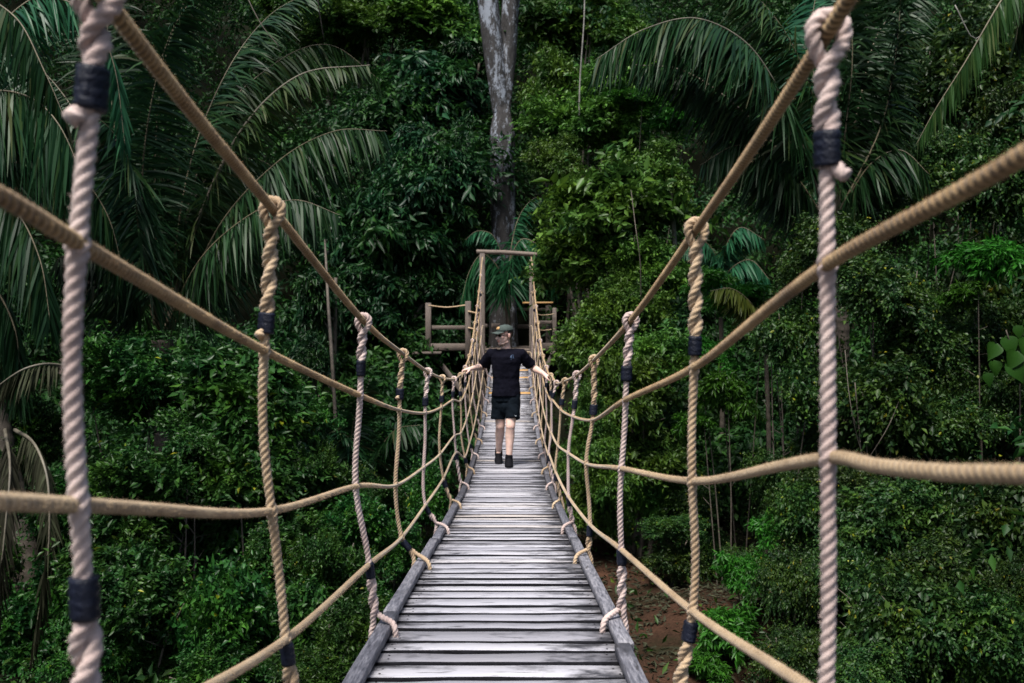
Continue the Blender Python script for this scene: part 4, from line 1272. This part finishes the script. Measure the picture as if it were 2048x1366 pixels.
# leaf litter, ferns and low growth on the ravine floor
r_ = np.random.default_rng(9)
n = 26000
x = r_.uniform(-9, 9, n); y = r_.uniform(7, 26, n)
keep = ~((x > .5) & (x < 3.6) & (y > 10) & (y < 17) & (r_.uniform(0, 1, n) < .86))
x, y = x[keep], y[keep]; n = len(x)
cl = .5 + .5 * np.sin(x * 1.7 + 1) * np.sin(y * 1.3)
k_ = r_.uniform(0, 1, n) < cl + .2
x, y = x[k_], y[k_]; n = len(x)
b = np.stack([x, y, gz(x, y) + r_.uniform(0, .35, n)], 1)
d = norm(np.stack([r_.normal(0, .6, n), r_.normal(0, .6, n), r_.uniform(.0, .9, n)], 1))
v, f = leaf_cloud(r_, b, d, .16, .06)
o = link('undergrowth', npmesh('undergrowth', v, f), M['vine'])
tag(o, 'low leafy growth scattered over the ravine floor', 'undergrowth', kind='stuff')
n = 9000
x = r_.uniform(-1, 5, n); y = r_.uniform(8, 20, n)
b = np.stack([x, y, gz(x, y) + .012], 1)
d = norm(np.stack([r_.normal(0, 1, n), r_.normal(0, 1, n), r_.uniform(0, .25, n)], 1))
v, f = leaf_cloud(r_, b, d, .12, .045, .2, 1.5)
o = link('leaf_litter', npmesh('leaf_litter', v, f), M['palm_dead'])
tag(o, 'dry fallen leaves on the bare earth', 'leaf litter', kind='stuff')
# ------------------------------------------------------------------ the man walking on the bridge
MP = np.array([-.076, MAN_Y, float(dz(MAN_Y)) + .004])
PS = 1.0


def capsule(mb, pts, rad, n=14, per=6):
    """tapered limb with round ends"""
    p = np.asarray(pts, float)
    if len(p) > 2:
        c = catmull(p, per); R = np.interp(np.linspace(0, 1, len(c)), np.linspace(0, 1, len(rad)), rad)
    else:
        k = np.linspace(0, 1, 8)[:, None]; c = p[0] + (p[1] - p[0]) * k; R = np.interp(k[:, 0], [0, 1], rad)
    d0 = norm(c[0] - c[1]); d1 = norm(c[-1] - c[-2])
    a = np.linspace(0, np.pi / 2, 5)[1:]
    pre = np.array([c[0] + d0 * R[0] * math.sin(x) for x in a[::-1]]); prr = np.array([R[0] * max(math.cos(x), .05) for x in a[::-1]])
    post = np.array([c[-1] + d1 * R[-1] * math.sin(x) for x in a]); por = np.array([R[-1] * max(math.cos(x), .05) for x in a])
    mb.add(*sweep(np.vstack([pre, c, post]), np.concatenate([prr, R, por]), n))


def ellipsoid(mb, c, r, rot=None, n=20, m=12):
    th = np.linspace(0, np.pi, m + 1); ph = np.arange(n) * 2 * np.pi / n
    v = np.stack([np.outer(np.sin(th), np.cos(ph)), np.outer(np.sin(th), np.sin(ph)), np.outer(np.cos(th), np.ones(n))], -1)[1:-1].reshape(-1, 3)
    v = np.vstack([v, [0, 0, 1], [0, 0, -1]]) * np.asarray(r)
    if rot is not None: v = v @ np.asarray(rot).T
    v = v + np.asarray(c)
    q = [(i * n + j, (i + 1) * n + j, (i + 1) * n + (j + 1) % n, i * n + (j + 1) % n) for i in range(m - 2) for j in range(n)]
    T = (m - 1) * n
    t = [(T, j, (j + 1) % n) for j in range(n)] + [(T + 1, (m - 2) * n + (j + 1) % n, (m - 2) * n + j) for j in range(n)]
    mb.add(v, q, t)


def loft(mb, rings, n=28, pw=2.4):
    """rings: (cx, cy, z, rx, ry); superelliptic sections"""
    a = np.arange(n) * 2 * np.pi / n
    V = []
    for cx, cy, z, rx, ry in rings:
        c_, s_ = np.cos(a), np.sin(a)
        V.append(np.stack([cx + rx * np.sign(c_) * np.abs(c_) ** (2 / pw), cy + ry * np.sign(s_) * np.abs(s_) ** (2 / pw), np.full(n, z)], 1))
    N = len(rings)
    V = np.concatenate(V); V = np.vstack([V, V[:n].mean(0), V[-n:].mean(0)])
    q = [(i * n + j, i * n + (j + 1) % n, (i + 1) * n + (j + 1) % n, (i + 1) * n + j) for i in range(N - 1) for j in range(n)]
    t = [(N * n, (j + 1) % n, j) for j in range(n)] + [(N * n + 1, (N - 1) * n + j, (N - 1) * n + (j + 1) % n) for j in range(n)]
    mb.add(V, q, t)


def remeshed(mb, name, voxel, smooth=4, fold=0.0, fscale=14, parent=None, mat=None):
    """fuse the collected closed shapes into one continuous skin"""
    o = mb.build(name + '_tmp', None, None, True)
    m = o.modifiers.new('r', 'REMESH'); m.mode = 'VOXEL'; m.voxel_size = voxel; m.use_smooth_shade = True
    s = o.modifiers.new('s', 'SMOOTH'); s.iterations = smooth; s.factor = .5
    if fold:
        tx = bpy.data.textures.new(name + '_fold', 'CLOUDS'); tx.noise_scale = 1 / fscale
        d = o.modifiers.new('d', 'DISPLACE'); d.texture = tx; d.strength = fold; d.mid_level = .36
    dg = bpy.context.evaluated_depsgraph_get()
    me = bpy.data.meshes.new_from_object(o.evaluated_get(dg))
    old = o.data
    bpy.data.objects.remove(o); bpy.data.meshes.remove(old)
    me.name = name
    me.materials.clear()
    me.polygons.foreach_set('use_smooth', np.ones(len(me.polygons), dtype=bool))
    return link(name, me, mat, parent)


YAW = -math.radians(54)
HC = np.array([-.018, -.015, 1.634])          # head centre
cy_, sy_ = math.cos(YAW), math.sin(YAW)
RH = np.array([[cy_, -sy_, 0], [sy_, cy_, 0], [0, 0, 1.0]])
tl_ = math.radians(4)                       # chin slightly down
RH = RH @ np.array([[1, 0, 0], [0, math.cos(tl_), -math.sin(tl_)], [0, math.sin(tl_), math.cos(tl_)]])


HS = 1.08
RH = RH * HS                               # scaled frame: head parts are given at size 1


def hd(p):
    return HC + RH @ np.asarray(p, float)


# joints (his right arm is on the left of the picture); hands follow the ropes
hl, hr = HAND_L - MP, HAND_R - MP
thl = norm(at_D(HPATH[(-1, 'h')], HAND_L[1] + .06) - at_D(HPATH[(-1, 'h')], HAND_L[1] - .06))
thr = norm(at_D(HPATH[(1, 'h')], HAND_R[1] + .06) - at_D(HPATH[(1, 'h')], HAND_R[1] - .06))
shl, shr = np.array([-.183, .02, 1.396]), np.array([.183, .02, 1.396])
wl = hl + np.array([.098, .035, .048]); wr = hr + np.array([-.085, .04, .062])


def elbow(s, w, out, L1=.285, L2=.255):
    d = w - s; D = np.linalg.norm(d); u = d / D
    a = (L1 ** 2 - L2 ** 2 + D * D) / (2 * D)
    h = math.sqrt(max(L1 ** 2 - a * a, 0))
    o = norm(out - u * (u @ out))
    return s + u * a + o * h


el = elbow(shl, wl, np.array([.05, 1.0, -.35])); er = elbow(shr, wr, np.array([.0, 1.0, -.25]))
body = MB()
# torso, neck
loft(body, [(0, .01, .86, .115, .075), (0, .012, .93, .140, .092), (0, .012, 1.0, .155, .102), (0, .008, 1.08, .145, .095), (0, .006, 1.18, .152, .10), (0, .006, 1.30, .168, .112),
            (0, .01, 1.34, .166, .106), (0, .015, 1.385, .14, .082), (0, .02, 1.42, .080, .060)])
capsule(body, [(0, .025, 1.44), (-.004, .012, 1.52), (-.008, .0, 1.60)], [.066, .056, .054])
for s in (-1, 1):
    capsule(body, [(s * .03, .018, 1.405), (s * .10, .02, 1.375), (s * .165, .02, 1.375)], [.036, .042, .046])
# head
ellipsoid(body, hd((0, .012, .035)), (.076, .098, .088), RH)
ellipsoid(body, hd((0, -.028, -.045)), (.060, .066, .068), RH)
ellipsoid(body, hd((0, -.072, -.092)), (.028, .024, .022), RH)
ellipsoid(body, hd((0, -.078, .022)), (.054, .016, .014), RH)
for s in (-1, 1):
    ellipsoid(body, hd((s * .042, -.066, -.02)), (.022, .022, .024), RH)
    ellipsoid(body, hd((s * .076, .015, -.008)), (.010, .020, .031), RH @ np.array([[1, -.3 * s, 0], [.3 * s, 1, 0], [0, 0, 1]]))
    capsule(body, [hd((s * .050, .0, -.078)), hd((s * .028, -.058, -.096))], [.014, .014])
capsule(body, [hd((0, -.086, .012)), hd((0, -.105, -.012)), hd((0, -.118, -.030))], [.009, .012, .015])
ellipsoid(body, hd((.011, -.102, -.033)), (.010, .012, .009), RH); ellipsoid(body, hd((-.011, -.102, -.033)), (.010, .012, .009), RH)
ellipsoid(body, hd((0, -.093, -.057)), (.023, .010, .006), RH); ellipsoid(body, hd((0, -.091, -.069)), (.021, .010, .007), RH)
# arms
for sh, e, w_ in ((shl, el, wl), (shr, er, wr)):
    capsule(body, [sh, sh + (e - sh) * .45, e], [.056, .053, .045])
    capsule(body, [e, e + (w_ - e) * .28, e + (w_ - e) * .7, w_], [.046, .049, .037, .029])
# legs: one foot behind, one in front
hipL, hipR = np.array([-.085, .01, .90]), np.array([.085, .005, .90])
knL, knR = np.array([-.072, .03, .485]), np.array([.055, -.13, .495])
anL, anR = np.array([-.095, .235, .125]), np.array([.038, -.13, .085])
for hp_, kn, an in ((hipL, knL, anL), (hipR, knR, anR)):
    capsule(body, [hp_, hp_ + (kn - hp_) * .5, kn], [.074, .070, .060])
    m1 = kn + (an - kn) * .3 + np.array([0, .022, 0]); m2 = kn + (an - kn) * .65 + np.array([0, .008, 0])
    capsule(body, [kn, m1, m2, an], [.055, .060, .045, .036])
    ellipsoid(body, kn + np.array([0, -.032, .0]), (.036, .028, .042))
    capsule(body, [an, an + np.array([0, -.04, -.04])], [.036, .03])


def hand(mb, c, th, inward, w_, rr=.0125):
    """palm laid over the rope at c (rope direction th), fingers curled round the far side, thumb under the near side"""
    th = th if th[1] < 0 else -th               # towards the camera
    up = np.array([0, 0, 1.0]); up = norm(up - th * (up @ th))
    ins = norm(np.array([inward, 0, 0]) - th * (th[0] * inward)); ins = norm(ins - up * (ins @ up))
    A = lambda a, i, u: c + th * a + ins * i + up * u
    capsule(mb, [w_, A(0, .055, .036)], [.028, .030])
    for a in (-.032, -.011, .011, .032):
        capsule(mb, [A(a * .7, .062, .036), A(a, .030, .036), A(a * 1.08, .000, .030)], [.017, .0165, .0125], 10)
    for a, L in zip((.038, .013, -.012, -.035), (.95, 1.05, 1.0, .82)):
        a2 = a * 1.1
        capsule(mb, [A(a2, .002, .030), A(a2 * 1.04, -.024 * L, .022), A(a2 * 1.05, -.031 * L, -.004), A(a2 * 1.02, -.014 * L, -.025 * L), A(a2, .003, -.025)], [.0105, .0098, .0092, .0088, .0078], 10)
    capsule(mb, [A(.030, .060, .026), A(.052, .040, .006), A(.056, .018, -.016), A(.050, .0, -.026)], [.014, .012, .0105, .009], 10)


hand(body, hl, thl, 1, wl); hand(body, hr, thr, -1, wr)
person = remeshed(body, 'person', .0048, 3)
tag(person, 'man in dark t-shirt, shorts and green cap walking with a hand on each rope', 'person')
me = person.data
nv = len(me.vertices)
co = np.empty(nv * 3, dtype=np.float32); me.vertices.foreach_get('co', co); co = co.reshape(-1, 3).astype(float)
# tattoo on his right forearm, stubble on jaw and lip, lips, hair on the shins
d = wl - el; L = np.linalg.norm(d); u = d / L
k = (co - el) @ u / L
dist = np.linalg.norm(co - el - np.outer(k * L, u), axis=1)
tat = ss(.12, .2, k) * ss(.93, .85, k) * (dist < .075)
hco = (co - HC) @ RH / HS ** 2
beard = ss(-.046, -.066, hco[:, 2]) * ss(.035, .01, hco[:, 1]) * (np.linalg.norm(hco, axis=1) < .14) * ss(-.132, -.118, hco[:, 2]) * .33
beard = beard * (1 - .0 * k)
cheek = (np.abs(hco[:, 0]) < .055) & (hco[:, 2] > -.046) & (hco[:, 1] < -.05)
beard[cheek] *= .35
lips = (np.abs(hco[:, 0]) < .022) & (np.abs(hco[:, 2] + .062) < .011) & (hco[:, 1] < -.088) & (np.linalg.norm(hco, axis=1) < .14)
flush = ((hco[:, 0] > .06) & (np.abs(hco[:, 2]) < .05) & (np.linalg.norm(hco, axis=1) < .14)) * .5 + ss(.035, .0, np.linalg.norm(co - knR - np.array([0, -.05, 0]), axis=1)) * .4
colr = np.zeros((nv, 4), dtype=np.float32); colr[:, 0] = tat; colr[:, 1] = np.maximum(beard - lips, 0); colr[:, 2] = lips + flush; colr[:, 3] = 1
at = me.color_attributes.new('marks', 'FLOAT_COLOR', 'POINT'); at.data.foreach_set('color', colr.ravel())


def skin_mat():
    m, nt, bs, n, l = mat_new('skin')
    v = coords(n, l)
    r = ramp(n, [(0.35, (0.60, 0.40, 0.33)), (0.65, (0.72, 0.50, 0.42))]); l.new(noise(n, l, v, 18, 4), r.inputs['Fac'])
    a = n.new('ShaderNodeAttribute'); a.attribute_name = 'marks'
    sp_ = n.new('ShaderNodeSeparateColor'); l.new(a.outputs['Color'], sp_.inputs[0])
    def mul(x, y):
        q = n.new('ShaderNodeMath'); q.operation = 'MULTIPLY'; l.new(x, q.inputs[0])
        if isinstance(y, float): q.inputs[1].default_value = y
        else: l.new(y, q.inputs[1])
        return q.outputs[0]
    ink = ramp(n, [(0.36, (1, 1, 1)), (0.56, (0.12, 0.12, 0.12))]); l.new(noise(n, l, v, 34, 3), ink.inputs['Fac'])
    c = mix(n, l, mul(sp_.outputs[0], mul(ink.outputs['Color'], .85)), r.outputs['Color'], (0.045, 0.05, 0.065))
    st = ramp(n, [(0.3, (.4, .4, .4)), (0.6, (1, 1, 1))]); l.new(noise(n, l, v, 240, 2), st.inputs['Fac'])
    c = mix(n, l, mul(sp_.outputs[1], mul(st.outputs['Color'], .88)), c, (0.055, 0.032, 0.022))
    c = mix(n, l, mul(sp_.outputs[2], .6), c, (0.55, 0.17, 0.13))
    l.new(c, bs.inputs['Base Color']); bs.inputs['Roughness'].default_value = .5
    bs.inputs['Subsurface Weight'].default_value = .12; bs.inputs['Subsurface Radius'].default_value = (.01, .004, .002)
    return m


me.materials.append(skin_mat())
person.location = MP
SH = plain('shirt_cloth', (0.0055, 0.0055, 0.010), 0.95, .2, 20, .3, 300, .04)
SO = plain('shorts_cloth', (0.004, 0.0065, 0.010), 0.9, .2, 20, .3, 300, .06)
SHOE = plain('shoe', (0.004, 0.004, 0.006), 0.7, .3, 30, .3, 200, .1)
CAP = plain('cap_cloth', (0.055, 0.072, 0.066), 0.85, .2, 30, .3, 300, .2)
# t-shirt
sh_ = MB()
loft(sh_, [(0, .012, .868, .180, .132), (0, .012, .93, .178, .128), (0, .012, 1.0, .171, .119), (0, .010, 1.08, .164, .111), (0, .008, 1.18, .170, .115), (0, .006, 1.30, .184, .128),
           (0, .008, 1.36, .188, .124), (0, .013, 1.395, .170, .102), (0, .017, 1.422, .128, .084), (0, .016, 1.442, .092, .074), (-.002, .012, 1.458, .072, .066)])
for s, sh0, e in ((-1, shl, el), (1, shr, er)):
    d = norm(e - sh0)
    capsule(sh_, [np.array([s * .06, .016, 1.395]), np.array([s * .12, .018, 1.396]), sh0 + np.array([0, 0, -.004])], [.056, .060, .068])
    p = np.array([sh0 - d * .02, sh0 + d * .08, sh0 + d * .16, sh0 + d * .222])
    sh_.add(*sweep(resample(p, .02), np.linspace(.069, .070, len(resample(p, .02))), 18))
for s in (-1, 1):
    capsule(sh_, [np.array([s * .06, .016, 1.405]), np.array([s * .11, .018, 1.396]), np.array([s * .17, .02, 1.385])], [.046, .054, .064])
shirt = remeshed(sh_, 'shirt', .006, 3, .026, 9, person, SH)
# shorts
so_ = MB()
loft(so_, [(0, .012, .80, .160, .116), (0, .012, .86, .156, .114), (0, .012, .96, .150, .106), (0, .012, 1.0, .148, .102)])
for s, hp_, kn in ((-1, hipL, knL), (1, hipR, knR)):
    d = (kn - hp_)
    c = [hp_ + d * x + np.array([s * x * .030, 0, 0]) for x in (.0, .25, .5, .77)]
    so_.add(*sweep(resample(np.array(c), .02), np.interp(np.linspace(0, 1, len(resample(np.array(c), .02))), [0, .5, 1], [.090, .088, .088]), 20))
ellipsoid(so_, (0, .0, .73), (.115, .105, .125))
shorts = remeshed(so_, 'shorts', .0065, 3, .028, 10, person, SO)


def shoe(an, fwd, pitch):
    mb = MB()
    ca, sa = math.cos(pitch), math.sin(pitch)
    R = np.array([[1, 0, 0], [0, ca, -sa], [0, sa, ca]])
    secs = [(.055, .036, .040, .052), (.025, .042, .048, .062), (-.03, .044, .046, .058), (-.09, .052, .040, .043), (-.14, .055, .036, .034), (-.19, .046, .030, .024)]
    for (y, rx, rz, top) in secs:
        ellipsoid(mb, R @ np.array([0, y, -.085 + rz * .9]) + an, (rx, .048, rz), R)
    capsule(mb, [R @ np.array([0, .01, -.045]) + an, an + np.array([0, .004, .035])], [.052, .047])
    ellipsoid(mb, R @ np.array([0, -.05, -.025]) + an, (.046, .06, .036), R)
    capsule(mb, [R @ np.array([0, -.02, -.025]) + an, R @ np.array([0, -.12, -.058]) + an], [.040, .034])
    o = remeshed(mb, 'shoe', .005, 3, 0, 10, person, SHOE)
    sm = MB(); n = 24
    a = np.arange(n) * 2 * np.pi / n
    yy = -.068 + .148 * np.cos(a); xx = np.sin(a) * (.052 + .006 * -np.cos(a))
    ring = lambda z, k: (np.stack([xx * k, yy * k - .068 * (1 - k), np.full(n, z)], 1) @ R.T) + an
    V = np.vstack([ring(-.086, .98), ring(-.066, 1.0)])
    q = [(j, (j + 1) % n, n + (j + 1) % n, n + j) for j in range(n)]
    m_ = len(V); V = np.vstack([V, V[:n].mean(0), V[n:].mean(0)])
    t = [(m_, (j + 1) % n, j) for j in range(n)] + [(m_ + 1, n + j, n + (j + 1) % n) for j in range(n)]
    sm.add(V, q, t); sm.build('sole', SHOE, o)
    # white sock edge
    return o


shoe(anL + np.array([0, 0, 0.0]), 0, math.radians(20)); shoe(anR, 0, math.radians(0))
# cap with visor and badge, hair, sunglasses
cp = MB()
n = 32; V = []; a = np.arange(n) * 2 * np.pi / n
for i, e in enumerate(np.linspace(0, math.pi / 2 * .97, 9)):
    f = math.cos(e) ** .8; z = .050 + .073 * math.sin(e) * 1.0
    V.append(np.stack([.0855 * f * np.cos(a), .010 + .106 * f * np.sin(a), np.full(n, z) + (.006 * np.sin(a) if i == 0 else 0) - .010 * (np.sin(a) > 0) * np.sin(a) * (i == 0)], 1))
V.insert(0, V[0] * np.array([.93, .93, 1]) + np.array([0, 0, .002]))
V = np.concatenate(V); N = 10
V = np.vstack([V, V[-n:].mean(0)])
q = [(i * n + j, i * n + (j + 1) % n, (i + 1) * n + (j + 1) % n, (i + 1) * n + j) for i in range(N - 1) for j in range(n)]
t = [(N * n, (N - 1) * n + j, (N - 1) * n + (j + 1) % n) for j in range(n)]
cp.add(V @ RH.T + HC, q, t)
ellipsoid(cp, hd((0, .01, .125)), (.008, .008, .005), RH)
cap = cp.build('cap', CAP, person, True)
vz = MB(); V = []; nu, nw = 15, 6
for k in range(2):
    for i in range(nu):
        x = np.linspace(-.072, .072, nu)[i]
        yi = .010 - .106 * math.sqrt(max(1 - (x / .0865) ** 2, .02)) + .012
        yo = -.108 - .072 * math.sqrt(max(1 - (x / .082) ** 2, .0)) ** .8
        for j in range(nw):
            s = j / (nw - 1)
            V.append((x * (1 + .04 * s), yi + (yo - yi) * s, .052 - .012 * s - 2.6 * x * x * (.6 + .6 * s) - k * .004))
q = []
for k in range(2):
    for i in range(nu - 1):
        for j in range(nw - 1):
            b = k * nu * nw + i * nw + j; f_ = (b, b + 1, b + nw + 1, b + nw); q.append(f_ if k else f_[::-1])
edge = [i * nw + nw - 1 for i in range(nu)]
q += [(edge[i], edge[i + 1], edge[i + 1] + nu * nw, edge[i] + nu * nw) for i in range(nu - 1)]
vz.add(np.array(V) @ RH.T + HC, q); vz.build('visor', CAP, cap, True)
bd = MB(); bd.add(*box(hd((0, -.0865, .088)), (.052, .006, .034), RH @ np.array([[1, 0, 0], [0, math.cos(.55), -math.sin(.55)], [0, math.sin(.55), math.cos(.55)]]).T, .002))
bd.build('badge', plain('badge_cloth', (0.42, 0.25, 0.11), .8, .35, 60), cap)
hr_ = MB()
ellipsoid(hr_, hd((0, .022, .022)), (.0795, .093, .085), RH)
hv = np.concatenate(hr_.v)
HAIR = plain('hair', (0.028, 0.017, 0.011), .6, .4, 90, .6, 300)
ho = hr_.build('hair', HAIR, person, True)
bm = bmesh.new(); bm.from_mesh(ho.data)
kill = []
for v_ in bm.verts:
    h_ = RH.T @ (np.array(v_.co[:]) - HC) / HS ** 2
    if h_[2] > .075 or h_[1] < -.030 or h_[2] < -.062 or (h_[1] < .028 and h_[2] < .018 and abs(h_[0]) > .03): kill.append(v_)
bmesh.ops.delete(bm, geom=kill, context='VERTS'); bm.to_mesh(ho.data); bm.free()
sg = MB()
for s in (-1, 1):
    ellipsoid(sg, hd((s * .032, -.0975 + .006, .000)), (.023, .008, .016), RH @ np.array([[math.cos(.25 * s), -math.sin(.25 * s), 0], [math.sin(.25 * s), math.cos(.25 * s), 0], [0, 0, 1]]))
    sg.add(*sweep(np.array([hd((s * .058, -.082, .006)), hd((s * .074, -.04, .006)), hd((s * .082, .012, .006))]), .0035, 6))
sg.add(*sweep(np.array([hd((-.010, -.102, .004)), hd((0, -.105, .007)), hd((.010, -.102, .004))]), .003, 6))
sg.build('sunglasses', plain('dark_glass', (0.006, 0.006, 0.008), .12, .1), person, True)
# small marks printed on shirt and shorts: surface points found by a ray, then lifted 2 mm
from mathutils.bvhtree import BVHTree


def on_cloth(o, x, z):
    b = BVHTree.FromPolygons([v.co.copy() for v in o.data.vertices], [tuple(p.vertices) for p in o.data.polygons])
    h = b.ray_cast(Vector((x, -1, z)), Vector((0, 1, 0)))
    return (h[0].y if h[0] else -.12) - .002


def mark(o, name, strokes, wdt, col):
    mb = MB()
    for st_ in strokes:
        c = catmull(np.array([(x, 0, z) for x, z in st_], float), 6)
        for p in c: p[1] = on_cloth(o, p[0], p[2])
        sd = np.gradient(c, axis=0); sd = norm(np.stack([-sd[:, 2], 0 * sd[:, 0], sd[:, 0]], 1)) * wdt / 2
        V = np.vstack([c - sd, c + sd, c - sd + [0, .003, 0], c + sd + [0, .003, 0]]); m_ = len(c)
        q = [(i, i + 1, m_ + i + 1, m_ + i) for i in range(m_ - 1)] + [(2 * m_ + i, 3 * m_ + i, 3 * m_ + i + 1, 2 * m_ + i + 1) for i in range(m_ - 1)]
        q += [(i, 2 * m_ + i, 2 * m_ + i + 1, i + 1) for i in range(m_ - 1)] + [(m_ + i, m_ + i + 1, 3 * m_ + i + 1, 3 * m_ + i) for i in range(m_ - 1)]
        mb.add(V, q)
    mb.build(name, col, o)


BL = plain('print_blue', (0.05, 0.09, 0.17), .7, .3, 40); WH = plain('print_white', (0.5, 0.52, 0.55), .7, .2, 40)
mark(shirt, 'emblem', [[(.058, 1.352), (.066, 1.376), (.082, 1.386), (.096, 1.382)], [(.066, 1.376), (.070, 1.358), (.078, 1.345)], [(.088, 1.372), (.094, 1.356), (.098, 1.342)], [(.060, 1.338), (.068, 1.330)]], .007, BL)
mark(shorts, 'emblem', [[(.112, .632), (.122, .636), (.132, .634)], [(.116, .625), (.130, .626)]], .004, WH)

# ------------------------------------------------------------------ light, sky, camera
w = bpy.data.worlds.new('World'); C.world = w
w.use_nodes = True
nt = w.node_tree
sky = nt.nodes.new('ShaderNodeTexSky'); sky.sky_type = 'NISHITA'; sky.sun_disc = False
SUN_EL, SUN_AZ = math.radians(64), math.radians(205)     # azimuth clockwise from +Y: behind the camera, to the left
sky.sun_elevation = SUN_EL; sky.sun_rotation = SUN_AZ
sky.dust_density = 3.0; sky.air_density = 1.2
bg = nt.nodes['Background']; bg.inputs['Strength'].default_value = 0.075
nt.links.new(sky.outputs[0], bg.inputs[0])
sd = bpy.data.lights.new('sun', 'SUN'); sd.energy = 3.2; sd.angle = math.radians(20); sd.color = (1.0, 0.96, 0.9)
so = bpy.data.objects.new('sun', sd); COL.objects.link(so)
sv = Vector((math.sin(SUN_AZ) * math.cos(SUN_EL), math.cos(SUN_AZ) * math.cos(SUN_EL), math.sin(SUN_EL)))
so.rotation_euler = sv.to_track_quat('Z', 'Y').to_euler()
so.location = (0, 0, 30)

cd = bpy.data.cameras.new('camera'); cam = bpy.data.objects.new('camera', cd); COL.objects.link(cam)
cam.location = (0, 0, CZ)
cam.rotation_euler = (math.pi / 2 - PITCH, 0, 0)
cd.sensor_width = 36; cd.lens = 36 * F / 2048
cd.clip_start = 0.05; cd.clip_end = 2000
cd.dof.use_dof = True; cd.dof.focus_distance = 5.2; cd.dof.aperture_fstop = 5.6
C.camera = cam
vs = C.view_settings
vs.view_transform = 'Standard'; vs.look = 'None'; vs.exposure = 1.0; vs.gamma = 1.0
C.cycles.max_bounces = 6; C.cycles.diffuse_bounces = 3; C.cycles.glossy_bounces = 2; C.cycles.transmission_bounces = 3
C.cycles.use_denoising = True
